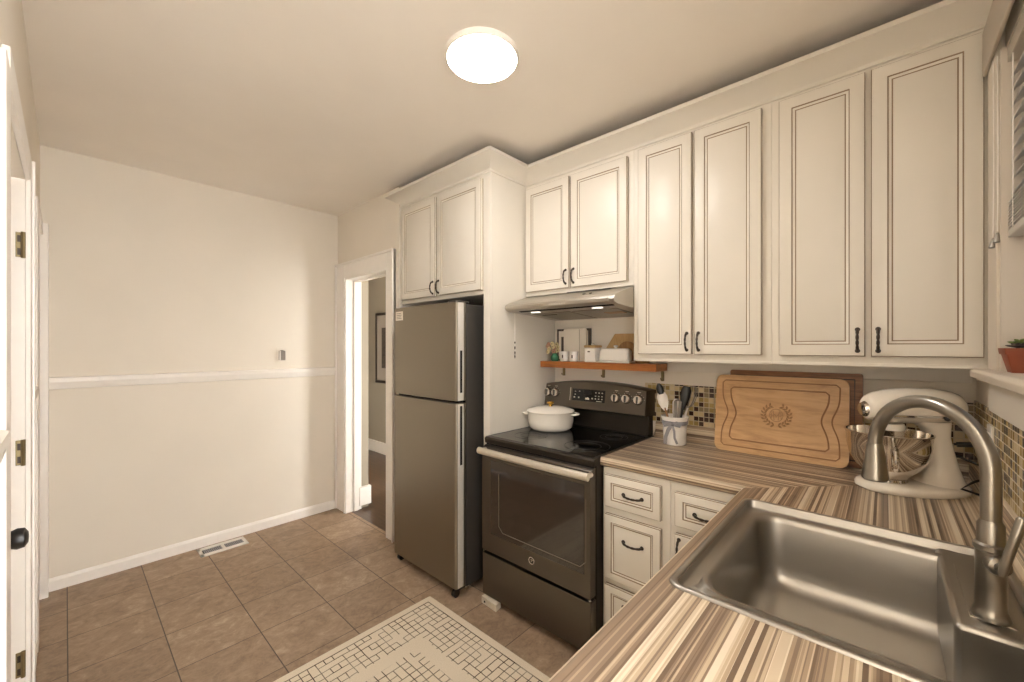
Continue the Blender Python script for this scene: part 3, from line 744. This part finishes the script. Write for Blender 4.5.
# ------------------------------------------------------------------ dutch oven on the range
px_, py_ = -1.520, 2.015
d = thing('dutch_oven', 'cream enamel dutch oven with a gold lid knob on the cooktop', 'pot', (px_, py_, .9165))
MB().lathe([(.001, .002), (.10, .0), (.118, .004), (.132, .018), (.139, .05), (.141, .104), (.143, .108), (.140, .111), (.134, .108), (.001, .106)], (px_, py_, .9165), seg=48).build('pot_body', 'enamel', d)
lid = MB().lathe([(.001, .108), (.143, .108), (.146, .112), (.144, .117), (.132, .122), (.09, .133), (.04, .139), (.001, .140)], (px_, py_, .9165), seg=48).build('lid', 'enamel', d)
MB().lathe([(.001, 0), (.012, 0), (.010, .006), (.009, .010), (.020, .016), (.023, .022), (.020, .028), (.010, .031), (.001, .031)], (px_, py_, 1.056), seg=24).build('lid_knob', 'gold', lid)['label'] = 'gold lid knob'
for q in (math.radians(28), math.radians(208)):
    pts = []
    for i in range(13):
        a = q+(i-6)*.055; r = .139+.030*math.sin(PI*i/12)**.6; pts.append((px_+r*math.cos(a), py_+r*math.sin(a), .9165+.096))
    MB().tube(pts, .008, 10, flat=.8).build('loop_handle', 'enamel', d)

# ------------------------------------------------------------------ wall shelf and what stands on it
SZ = 1.328
s = thing('wall_shelf', 'reddish wooden shelf on the wall above the range', 'shelf', (-1.28, YB, 1.29))
B(-1.678, -.895, 2.112, YB-.001, 1.288, SZ, .002).build('shelf_board', 'shelfwood', s)
for x in (-1.60, -1.30, -.925):
    w = B(x-.006, x+.006, 2.262, YB-.001, 1.228, 1.288, .001); w.tube([(x, 2.262, 1.238), (x, 2.248, 1.236), (x, 2.244, 1.246)], .0035, 8)
    w.build('bracket', 'brass', s)
# green vase with dried flowers
x, y = -1.598, 2.165
v = thing('flower_vase', 'small green vase of cream dried flowers at the left end of the shelf', 'vase', (x, y, SZ))
MB().lathe([(.001, 0), (.020, 0), (.027, .012), (.028, .030), (.020, .042), (.016, .048), (.018, .052), (.001, .050)], (x, y, SZ), seg=20).build('vase', 'greenglass', v)
rnd = random.Random(3)
for i in range(14):
    a = rnd.random()*2*PI; r = .008+.034*math.sqrt(rnd.random()); z = SZ+.055+.062*rnd.random()
    c_ = Vector((x-.016+r*math.cos(a), y+.6*r*math.sin(a), z)); w = MB()
    for k in range(6):
        q = 2*PI*k/6; w.ball(c_+Vector((.008*math.cos(q), -.004, .008*math.sin(q))), .008, 1, .5, 1, 8)
    w.mat(1).ball(c_+Vector((0, -.008, 0)), .004, seg=8)
    w.tube([(x, y, SZ+.045), c_], .0012, 5)
    w.build('flower', ['petal' if i % 3 else 'petalp', 'brass'], v)
# picture leaning behind, white board in front
p = thing('picture_frame', 'dark framed picture leaning on the wall behind the white board', 'picture', (-1.52, 2.265, SZ))
B(-1.645, -1.385, 2.252, 2.270, SZ, SZ+.212, .002).build('frame', 'photo', p)
B(-1.628, -1.400, 2.250, 2.253, SZ+.012, SZ+.198).build('mat_board', 'paper', p)
w = MB().box(-1.606, -1.42, 2.248, 2.2505, SZ+.02, SZ+.160); w.build('print', 'photo', p)
p = thing('white_board', 'tall white serving board standing on the shelf behind the cups', 'board', (-1.45, 2.23, SZ))
w = MB().prism([(-1.572, SZ), (-1.402, SZ), (-1.402, SZ+.206), (-1.407, SZ+.212), (-1.567, SZ+.212), (-1.572, SZ+.206)], 'y', 2.226, 2.243, .002); w.build('board', 'paper', p)
B(-1.450, -1.447, 2.2245, 2.227, SZ+.004, SZ+.206).build('board_seam', 'glazel', p)
for i, x in enumerate((-1.525, -1.452)):
    c = thing('white_cup', ('left' if i == 0 else 'right') + ' of two small white cups on the shelf', 'cup', (x, 2.165, SZ), group='small white cups on the shelf')
    MB().lathe([(.001, .004), (.022, 0), (.027, .004), (.029, .062), (.0285, .064), (.026, .062), (.024, .01), (.001, .008)], (x, 2.165, SZ), seg=24).build('cup', 'ceramic', c)
    MB().box(x+.004, x+.012, 2.134, 2.1375, SZ+.022, SZ+.042, .001).build('mark', 'ink', c)
x = -1.315
c = thing('canister', 'square white canister with a wooden lid on the shelf', 'canister', (x, 2.17, SZ))
B(x-.038, x+.038, 2.132, 2.208, SZ, SZ+.088, .006).build('jar', 'ceramic', c)
l = B(x-.040, x+.040, 2.130, 2.210, SZ+.088, SZ+.103, .004).build('lid', 'boardwood', c)
MB().lathe([(.001, 0), (.009, 0), (.012, .007), (.008, .012), (.001, .013)], (x, 2.17, SZ+.103), seg=16).build('lid_knob', 'ceramic', l)
B(x-.014, x+.002, 2.1305, 2.1325, SZ+.06, SZ+.068).build('lettering', 'ink', c)
x = -1.155
c = thing('butter_dish', 'white covered butter dish on the shelf in front of the wooden boards', 'dish', (x, 2.165, SZ))
MB().box(x-.115, x+.098, 2.125, 2.212, SZ, SZ+.010, .004).build('tray', 'ceramic', c)
w = MB().prism([(x-.100, SZ+.010), (x+.085, SZ+.010), (x+.080, SZ+.070), (x+.066, SZ+.084), (x-.080, SZ+.084), (x-.094, SZ+.070)], 'y', 2.135, 2.200, .008)
w.build('cover', 'ceramic', c)
MB().lathe([(.001, 0), (.008, 0), (.007, .006), (.014, .012), (.012, .018), (.001, .020)], (x-.005, 2.167, SZ+.083), seg=16).build('cover_knob', 'ceramic', c)
b = thing('cutting_board', 'octagonal pale wooden board leaning on the wall at the right end of the shelf', 'cutting board', (-1.15, 2.262, SZ))
MB().prism([(-1.295, SZ), (-1.0, SZ), (-1.0, SZ+.155), (-1.03, SZ+.172), (-1.215, SZ+.172), (-1.262, SZ+.100), (-1.295, SZ+.06)], 'y', 2.255, 2.272, .003).build('board', 'boardwood', b)
b = thing('trivet', 'small brown wooden trivet peeking out beside the canister', 'trivet', (-1.27, 2.245, SZ))
MB().lathe([(.001, 0), (.040, 0), (.042, .005), (.040, .010), (.001, .010)], (-1.268, 2.246, SZ+.042), (0, -1, 0), 32).build('disc', 'boarddark', b)
b = thing('arched_board', 'small brown arched wooden board standing behind the butter dish', 'cutting board', (-1.12, 2.235, SZ))
poly = [(-1.178, SZ), (-1.062, SZ)] + [(-1.12+.058*math.cos(PI*i/14), SZ+.068+.058*math.sin(PI*i/14)) for i in range(15)]
MB().prism(poly, 'y', 2.225, 2.240, .002).build('board', 'boarddark', b)

# ------------------------------------------------------------------ utensil crock
ux, uy = -.812, 2.150
c = thing('utensil_crock', 'white crock tied with a grey ribbon beside the range', 'crock', (ux, uy, .915))
MB().lathe([(.001, 0), (.052, 0), (.056, .004), (.058, .06), (.060, .115), (.067, .138), (.068, .145), (.064, .146), (.056, .125), (.052, .02), (.001, .012)], (ux, uy, .915), seg=40).build('crock', 'ceramic', c)
w = MB(); vd = Vector((.345, -.94, 0)); rt = Vector((.94, .345, 0))
cc = Vector((ux, uy, .915))
w.loops([[cc+Vector((r*math.cos(a), r*math.sin(a), z)) for a in (2*PI*k/40 for k in range(40))] for r, z in ((.0605, .104), (.0635, .106), (.0645, .122), (.0615, .124))])
def strip(pts, hw, th=.0015):
    L = []
    for i, p in enumerate(pts):
        a = pts[max(i-1, 0)]; b_ = pts[min(i+1, len(pts)-1)]; t_ = (b_-a).normalized(); n_ = t_.cross(vd).normalized()*hw
        L.append([p+n_-vd*th, p-n_-vd*th, p-n_+vd*th, p+n_+vd*th])
    w.loops(L, True, True, True)
kn = cc+vd*.067-rt*.012+Vector((0, 0, .112))
w.ball(kn, .010, 1, .7, .9, 10)
for sg in (-1, 1):
    strip([kn, kn+rt*sg*.022+Vector((0, 0, .010))+vd*.008, kn+rt*sg*.042+Vector((0, 0, .004))+vd*.004, kn+rt*sg*.036+Vector((0, 0, -.010))+vd*.002, kn+rt*sg*.012+Vector((0, 0, -.004))], .006)
strip([kn, kn-rt*.018+Vector((0, 0, -.03))+vd*.004, kn-rt*.030+Vector((0, 0, -.065))-vd*.004, kn-rt*.034+Vector((0, 0, -.105))-vd*.010], .009)
strip([kn, kn+rt*.010+Vector((0, 0, -.035))+vd*.003, kn+rt*.012+Vector((0, 0, -.07))+vd*.001, kn+rt*.024+Vector((0, 0, -.100))-vd*.004], .0055)
w.build('ribbon_bow', 'ribbon', c)
def utensil(name, label, base, top, fn, cat='utensil'):
    o = thing(name, label, cat, base, group=None)
    fn(o, Vector(base), Vector(top)); return o
def blade(p0, p1, width_prof, th, mat, name, par, wd=None):
    w = MB(); P0 = Vector(p0); P1 = Vector(p1); t_ = (P1-P0).normalized(); s_ = (wd or t_.cross(vd)).normalized(); n_ = t_.cross(s_).normalized()
    L = []
    for t0, hw in width_prof:
        c_ = P0.lerp(P1, t0)
        L.append([c_+s_*hw*math.cos(q)+n_*th*math.sin(q) for q in (2*PI*k/14 for k in range(14))])
    w.loops(L, True, True, True); return w.build(name, mat, par)
b0 = cc+Vector((-.004, -.01, .03))
def sp1(o, b_, t_):
    MB().tube([b_, b_.lerp(t_, .55)], [.005, .006], 10).build('handle', 'boarddark', o)
    blade(b_.lerp(t_, .50), b_.lerp(t_, .86), [(0, .008), (.15, .017), (.4, .026), (.7, .027), (.9, .020), (1, .010)], .005, 'silwhite', 'spoon_bowl', o)
    blade(b_.lerp(t_, .80), t_, [(0, .012), (.2, .018), (.55, .019), (.85, .013), (1, .004)], .010, 'dark', 'black_tip', o)
utensil('spoon_spatula', 'white spoon with a black tip leaning left in the crock', b0, cc-rt*.088+Vector((0, .02, .310)), sp1)
def sp2(o, b_, t_):
    MB().tube([b_, b_.lerp(t_, .6)], [.006, .007], 10).build('handle', 'dark', o)
    blade(b_.lerp(t_, .55), t_, [(0, .008), (.25, .016), (.55, .024), (.85, .024), (1, .016)], .006, 'dark', 'head', o)
utensil('black_spatula', 'black spatula upright at the right of the crock', cc+Vector((.005, .012, .03)), cc+rt*.056+Vector((0, .01, .300)), sp2)
def sp3(o, b_, t_):
    for s_ in (-1, 1):
        blade(b_+rt*s_*.004, t_+rt*s_*.012, [(0, .005), (.5, .008), (1, .007)], .003, 'silgrey', 'tong_arm', o)
    MB().tube([t_-rt*.012, t_+Vector((0, 0, .008)), t_+rt*.012], .005, 8).build('hinge', 'silgrey', o)
utensil('tongs', 'grey metal tongs in the middle of the crock', cc+vd*.02+Vector((0, 0, .03)), cc+vd*.03+rt*.016+Vector((0, 0, .225)), sp3)
def sp4(o, b_, t_):
    MB().tube([b_, b_.lerp(t_, .6)], .006, 10).build('handle', 'silwhite', o)
    w = MB(); c_ = b_.lerp(t_, .8); ax = (t_-b_).normalized()
    for k in range(4):
        a = PI*k/4; s_ = (rt*math.cos(a)+vd*math.sin(a))
        w.tube([b_.lerp(t_, .58)]+[b_.lerp(t_, .58+.42*(1-math.cos(PI*i/12))/2*1.0)+s_*.030*math.sin(PI*i/12)**.8 for i in range(1, 12)]+[t_], .0018, 6)
        w.tube([b_.lerp(t_, .58)]+[b_.lerp(t_, .58+.42*(1-math.cos(PI*i/12))/2*1.0)-s_*.030*math.sin(PI*i/12)**.8 for i in range(1, 12)]+[t_], .0018, 6)
    w.build('wires', 'silgrey', o)
utensil('whisk', 'thin wire whisk behind the black spatula in the crock', cc+rt*.015+Vector((.0, .026, .03)), cc+rt*.088-vd*.045+Vector((0, 0, .300)), sp4)
def sp5(o, b_, t_):
    MB().tube([b_, b_.lerp(t_, .6)], .006, 10).build('handle', 'silwhite', o)
    blade(b_.lerp(t_, .55), t_, [(0, .008), (.2, .018), (.8, .020), (1, .012)], .004, 'silwhite', 'head', o)
utensil('white_spatula', 'white spatula head behind the tongs in the crock', cc+Vector((-.01, .02, .03)), cc-rt*.004+Vector((0, .04, .23)), sp5)

# ------------------------------------------------------------------ cutting boards on the counter
def rpoly(x0, x1, z0, z1, r, n=5):
    return [(p[0], p[1]) for p in [(q[0], q[1]) for q in rrect(x0, x1, z0, z1, r, 0, n)]]
def lean(root_y, ang): return Matrix.Translation((0, root_y, .916)) @ Matrix.Rotation(-ang, 4, 'X')
bx0, bx1, bh = -.626, -.110, .370
cb = thing('carving_board', 'pale maple carving board with a wavy groove leaning in front', 'cutting board', (-.374, 2.18, .916))
lm = lean(2.172, math.radians(7.4))
def onboard(w): return w.xf(lm)
w = MB().prism(rpoly(bx0, bx1, 0, bh, .028), 'y', 0, .022, .004); onboard(w).build('board', 'maple', cb)
def groove(i, name, r):
    # wavy-ended rectangle of routed groove
    x0, x1, z0, z1 = bx0+i, bx1-i, i*.9, bh-i*.9; pts = []
    zm = (z0+z1)/2
    def side(x, s, za, zb):
        o = []
        for k in range(27):
            t = k/26; zz = za+(zb-za)*t
            bul = math.exp(-((zz-zm)/.055)**2)*.026
            o.append((x+s*bul, -.0005, zz))
        return o
    pts += side(x1, -1, z0+.012, z1-.012); pts += [(x1-.012, -.0005, z1)]
    pts += [(x0+.012, -.0005, z1)]; pts += side(x0, 1, z1-.012, z0+.012); pts += [(x0+.012, -.0005, z0), (x1-.012, -.0005, z0)]
    w = MB().tube(pts, r, 8, closed=True, flat=1); onboard(w).build(name, 'mapled', cb)
groove(.030, 'juice_groove', .0026); groove(.066, 'juice_groove', .0030)
# wreath with a monogram
w = MB(); ex, ez = (bx0+bx1)/2+.0, .192
for s_ in (-1, 1):
    for k in range(9):
        a = math.radians(-80+k*17); r = .050
        c_ = Vector((ex+s_*r*math.cos(a), -.0004, ez+.92*r*math.sin(a)))
        for e in (-1, 1):
            dirv = Vector((s_*math.cos(a+1.57-e*.75), 0, math.sin(a+1.57-e*.75)))
            w.tube([c_, c_+dirv*.009, c_+dirv*.018], [.0012, .0042, .0006], 6, flat=1)
w.tube([(ex+.026*math.cos(q), -.0004, ez+.028*math.sin(q)) for q in (2*PI*i/32 for i in range(32))], .0013, 6, closed=True)
w.tube([(ex-.020, -.0004, ez-.018), (ex-.017, -.0004, ez+.018), (ex, -.0004, ez-.010), (ex+.017, -.0004, ez+.018), (ex+.020, -.0004, ez-.018)], .0016, 6)
w.tube([(ex-.024+.002*i, -.0004, ez+.004*math.sin(i*.9)) for i in range(25)], .0012, 6)
w.tube([(ex-.012, -.0004, ez+.020), (ex-.008, -.0004, ez-.022)], .0012, 6); w.tube([(ex+.012, -.0004, ez+.020), (ex+.008, -.0004, ez-.022)], .0012, 6)
onboard(w).build('wreath_engraving', plain('engraved_brown', 'AC8356', .5), cb)
ab = thing('dark_cutting_board', 'dark brown wooden board leaning behind the maple board', 'cutting board', (-.33, 2.225, .916))
lm = lean(2.220, math.radians(4.2))
w = MB().prism(rpoly(-.572, -.068, 0, .392, .008), 'y', 0, .022, .003); onboard(w).build('board', 'acacia', ab)
w = MB()
gx0, gx1, gz0, gz1 = -.546, -.094, .028, .366
w.tube([(gx0, -.0005, gz0), (gx1, -.0005, gz0), (gx1, -.0005, gz1), (gx0, -.0005, gz1)], .003, 6, closed=True)
onboard(w).build('juice_groove', 'bronze', ab)

# ------------------------------------------------------------------ stand mixer (local: +x is the front)
mxr = thing('stand_mixer', 'cream tilt-head stand mixer with a steel bowl in the counter corner', 'mixer', (.080, 2.030, .9155), math.radians(213))
def sect(cx_, hx, hy, z, n=28, pw=2.4):
    o = []
    for k in range(n):
        a = 2*PI*k/n; c_, s_ = math.cos(a), math.sin(a)
        o.append((cx_+hx*math.copysign(abs(c_)**(2/pw), c_), hy*math.copysign(abs(s_)**(2/pw), s_), z))
    return o
def foot(sc, z):
    o = []
    for k in range(36):
        a = 2*PI*k/36; c_, s_ = math.cos(a), math.sin(a)
        hw = .098 if c_ > 0 else .098-.020*(-c_)
        o.append((.012+sc*.165*math.copysign(abs(c_)**.85, c_), sc*hw*math.copysign(abs(s_)**.8, s_), z))
    return o
w = MB(); w.loops([foot(.97, 0), foot(1.0, .004), foot(1.0, .016), foot(.97, .024), foot(.90, .029), foot(.5, .032)], True, True, True)
w.build('base', 'mixer', mxr, local=True, smooth=50)
w = MB(); w.loops([sect(-.070, .076, .074, .026), sect(-.074, .058, .056, .045), sect(-.078, .043, .042, .085), sect(-.074, .034, .034, .14), sect(-.066, .031, .032, .19), sect(-.056, .040, .040, .222), sect(-.04, .06, .044, .245)], True, True, True)
w.build('pedestal', 'mixer', mxr, local=True, smooth=60)
# head
w = MB(); L = []
for x, r, zz in ((-.150, .012, .292), (-.146, .034, .292), (-.130, .050, .291), (-.10, .060, .291), (-.04, .066, .292), (.04, .066, .292), (.10, .062, .290), (.145, .053, .287), (.165, .044, .285), (.172, .034, .284), (.173, .01, .284)):
    L.append([(x*.93, r*.92*math.cos(a), zz+r*1.02*math.sin(a)*(1 if math.sin(a) > 0 else .86)) for a in (2*PI*k/28 for k in range(28))])
w.loops(L, True, True, True); w.build('head', 'mixer', mxr, local=True, smooth=60)
MB().lathe([(.001, 0), (.027, 0), (.028, .006), (.024, .012), (.022, .016), (.008, .018), (.001, .018)], (.154, 0, .282), (1, 0, 0), 24).build('hub_cap', 'chrome', mxr, local=True)['label'] = 'chrome hub cap'
w = MB()
for s_ in (-1, 1): w.box(-.09, .12, s_*.0585-.002, s_*.0585+.002, .262, .270, .001)
w.build('trim_band', 'chrome', mxr, local=True)
MB().lathe([(.001, 0), (.044, 0), (.046, .012), (.042, .022), (.001, .022)], (.085, 0, .212), seg=28).build('planetary', 'mixer', mxr, local=True)
MB().lathe([(.001, 0), (.011, 0), (.011, .09), (.001, .09)], (.085, .01, .125), seg=14).build('beater_shaft', 'chrome', mxr, local=True)
w = MB()
for s_ in (-1, 1): w.tube([(.085, .012, .15), (.085, .012+s_*.045, .125), (.085, .012+s_*.052, .09), (.085, .012+s_*.03, .06), (.085, .012, .048)], .004, 8)
w.build('flat_beater', 'chrome', mxr, local=True)
for x, y, z in ((-.05, .062, .262), (.128, .05, .282)):
    MB().ball((x, y, z), .009, seg=12).build('control_knob', 'dark', mxr, local=True)
bw = MB().lathe([(.001, .030), (.050, .030), (.054, .034), (.050, .042), (.060, .056), (.087, .080), (.106, .114), (.114, .155), (.117, .198), (.121, .200), (.1215, .204), (.116, .204), (.112, .155), (.103, .114), (.082, .083), (.05, .064), (.001, .062)], (.088, 0, 0), seg=48).build('bowl', 'chrome', mxr, local=True, smooth=60)
hp = [(.078+.105*math.cos(1.1)*1.0, .105*math.sin(1.1), .165)]
a0 = math.radians(62)
def bp(r, z): return (.078+r*math.cos(a0), r*math.sin(a0), z)
MB().tube([bp(.108, .160), bp(.130, .163), bp(.146, .155), bp(.150, .135), bp(.146, .112), bp(.130, .098), bp(.100, .094)], .0075, 10, flat=1.3).build('bowl_handle', 'chrome', bw, local=True)
w = MB().tube([(-.118, -.02, .12), (-.155, -.03, .115), (-.19, .01, .095), (-.175, .06, .07), (-.10, .09, .06), (-.06, .10, .04), (-.12, .115, .02), (-.2, .09, .006), (-.225, .03, .006)], .0042, 8)
w.tube([(-.116, .0, .165), (-.150, .015, .17), (-.18, .05, .15), (-.19, .09, .11), (-.16, .12, .07), (-.12, .13, .08)], .0042, 8)
w.tube([(-.125, -.001, .164), (-.165, .02, .170)], .009, 8)
w.build('power_cord', 'dark', mxr, local=True)['label'] = 'black power cord'

# outlet on the window wall
o = thing('wall_outlet', 'white outlet plate set in the mosaic behind the faucet', 'outlet', (XW-.007, 1.93, 1.11))
B(XW-.013, XW-.006, 1.895, 1.965, 1.045, 1.178, .002).build('plate', 'white', o)
for z in (1.085, 1.138): B(XW-.0155, XW-.012, 1.912, 1.948, z-.018, z+.018, .003).build('socket', 'silwhite', o)

# ------------------------------------------------------------------ window
w = MB()
w.box(XW-.018, XW, WY1, 1.902, WZ0, WZ1+.13, .003).box(XW-.018, XW, WY0-.125, WY0, WZ0, WZ1+.13, .003)
w.box(XW-.012, XW+.10, WY1-.012, WY1, WZ0, WZ1, .002).box(XW-.012, XW+.10, WY0, WY0+.012, WZ0, WZ1, .002)
win = struct('window_1', w, 'wtrim', 'white cased window over the sink', 'window')
w = B(.222, XW-.018, WY0-.16, 1.915, WZ1-.002, WZ1+.135, .004)
struct('head_casing', w, 'valance', None, None, win)['label'] = 'greige head casing'
w = MB().prism([(.198, 1.326), (.196, 1.345), (.204, 1.353), (XW+.10, 1.353), (XW+.10, 1.326)], 'y', WY0-.16, 1.925, .003); struct('sill', w, 'wtrim', None, None, win)
w = B(XW-.016, XW-.0005, WY0-.12, 1.905, 1.226, 1.326, .002); struct('apron', w, 'cab', None, None, win)
w = B(XW+.055, XW+.085, WY1-.052, WY1-.012, WZ0, WZ1).box(XW+.055, XW+.085, WY0+.012, WY0+.052, WZ0, WZ1).box(XW+.055, XW+.085, WY0, WY1, WZ0, WZ0+.05).box(XW+.055, XW+.085, WY0, WY1, WZ1-.05, WZ1).box(XW+.055, XW+.085, WY0, WY1, 1.78, 1.82)
struct('sash', w, 'white', None, None, win)
struct('pane', B(XW+.068, XW+.072, WY0+.05, WY1-.05, WZ0+.04, WZ1-.04), 'glass', None, None, win)
# blinds
bl = thing('window_blind', 'raised white slatted blind in the window over the sink', 'blind', (XW, 1.3, 2.25))
B(XW+.0, XW+.05, WY0+.018, WY1-.016, 2.205, 2.253, .003).build('headrail', 'valance', bl)
def slatm(z, ang, yy1):
    w = MB(); c_ = Vector((XW+.026, 0, z)); hw = .025
    p = []
    for t_, dz in ((-1, 0), (-.5, .0022), (0, .003), (.5, .0022), (1, 0)):
        p.append((t_*hw, dz))
    poly = [(a*math.cos(ang)-b_*math.sin(ang), a*math.sin(ang)+b_*math.cos(ang)) for a, b_ in p+[(a, b_-.0025) for a, b_ in p[::-1]]]
    w.prism([(XW+.026+a, z+b_) for a, b_ in poly], 'y', WY0+.02, yy1); return w
z = 2.178
k = 0
while z > 1.84:
    slatm(z, math.radians(38), WY1-.018).build('slat', 'blind', bl); z -= .040
for i in range(9): slatm(1.822-i*.0085, math.radians(6), WY1-.018).build('slat', 'blind', bl)
B(XW+.0, XW+.052, WY0+.02, WY1-.018, 1.722, 1.742, .003).build('bottom_rail', 'blind', bl)
w = MB()
for x in (XW+.002, XW+.050): w.tube([(x, WY1-.07, 2.21), (x, WY1-.07, 1.74)], .0016, 6)
w.build('ladder_cord', 'trim', bl)
for i, (x, y, z) in enumerate(((.229, 1.795, 1.706), (.234, 1.772, 1.716))):
    MB().tube([(x, y, 2.24), (x+.001, y, 1.95), (x, y, z+.03)], .0014, 6).build('pull_cord', 'trim', bl)
    MB().lathe([(.001, .026), (.0025, .026), (.004, .021), (.006, .012), (.009, .003), (.0095, 0), (.008, -.002), (.001, -.002)], (x, y, z), seg=16).build('tassel', 'nickel', bl)['label'] = 'metal bell tassel'
# potted succulent on the sill
pt = thing('potted_succulent', 'small succulent in a square terracotta pot on the window sill', 'plant', (.285, 1.690, 1.353))
rq = Matrix.Translation((.272, 1.676, 1.353))
def sq(h, z, r=.004): return [(x, y, z) for x, y, _ in rrect(-h, h, -h, h, r, 0, 3)]
w = MB(); w.loops([sq(.030, 0), sq(.040, .048), sq(.043, .048), sq(.045, .064), sq(.041, .064), sq(.038, .054)], True, True, True); w.xf(rq); w.build('pot', 'terracotta', pt)
w = MB(); w.loops([sq(.0375, .05), sq(.0375, .057)], True, True, True); w.xf(rq); w.build('soil', 'soil', pt)
for n_, (ox, oy, oz, m_) in enumerate(((-.006, .008, .074, 'leaf'), (.018, -.016, .068, 'leafd'), (-.018, -.014, .066, 'leafd'))):
    w = MB()
    for ring, (nn, el, ln_) in enumerate(((8, .25, .028), (6, .7, .022), (4, 1.15, .014))):
        for k in range(nn):
            a = 2*PI*k/nn+ring*.4; dv = Vector((math.cos(a)*math.cos(el), math.sin(a)*math.cos(el), math.sin(el)))
            c_ = Vector((ox, oy, oz)); sc_ = .8 if n_ else 1
            w.tube([c_, c_+dv*ln_*.45*sc_, c_+dv*ln_*.8*sc_, c_+dv*ln_*sc_], [.003, .0065*sc_, .006*sc_, .001], 7, flat=.5)
    w.tube([(ox, oy, .055), (ox, oy, oz+.004)], .004, 7)
    w.xf(rq); w.build('rosette', m_, pt)

# rug
w = MB().prism([(p[0], p[1]) for p in rrect(RX0, RX1, RY0, RY1, .01, 0, 3)], 'z', .0005, .008, .002)
tag(w.build('area_rug', 'rug'), 'cream woven rug with a broken brown grid on the tile floor', 'rug')

# ------------------------------------------------------------------ light, world, camera
wd = bpy.data.worlds.new('World'); SC.world = wd; wd.use_nodes = True
bg = wd.node_tree.nodes['Background']; bg.inputs[0].default_value = (1.0, 1.0, .99, 1); bg.inputs[1].default_value = 9

cam = bpy.data.cameras.new('Camera'); co = bpy.data.objects.new('Camera', cam); COL.objects.link(co)
cam.sensor_width = 36; cam.lens = 408/1024*36; cam.shift_y = 6/1024; cam.clip_start = .02
co.location = (0, 0, 1.42); co.rotation_euler = (PI/2, 0, math.atan2(373, 408))
SC.camera = co
vs = SC.view_settings; vs.view_transform = 'Standard'; vs.look = 'None'; vs.exposure = .84; vs.gamma = 1; vs.use_curve_mapping = False
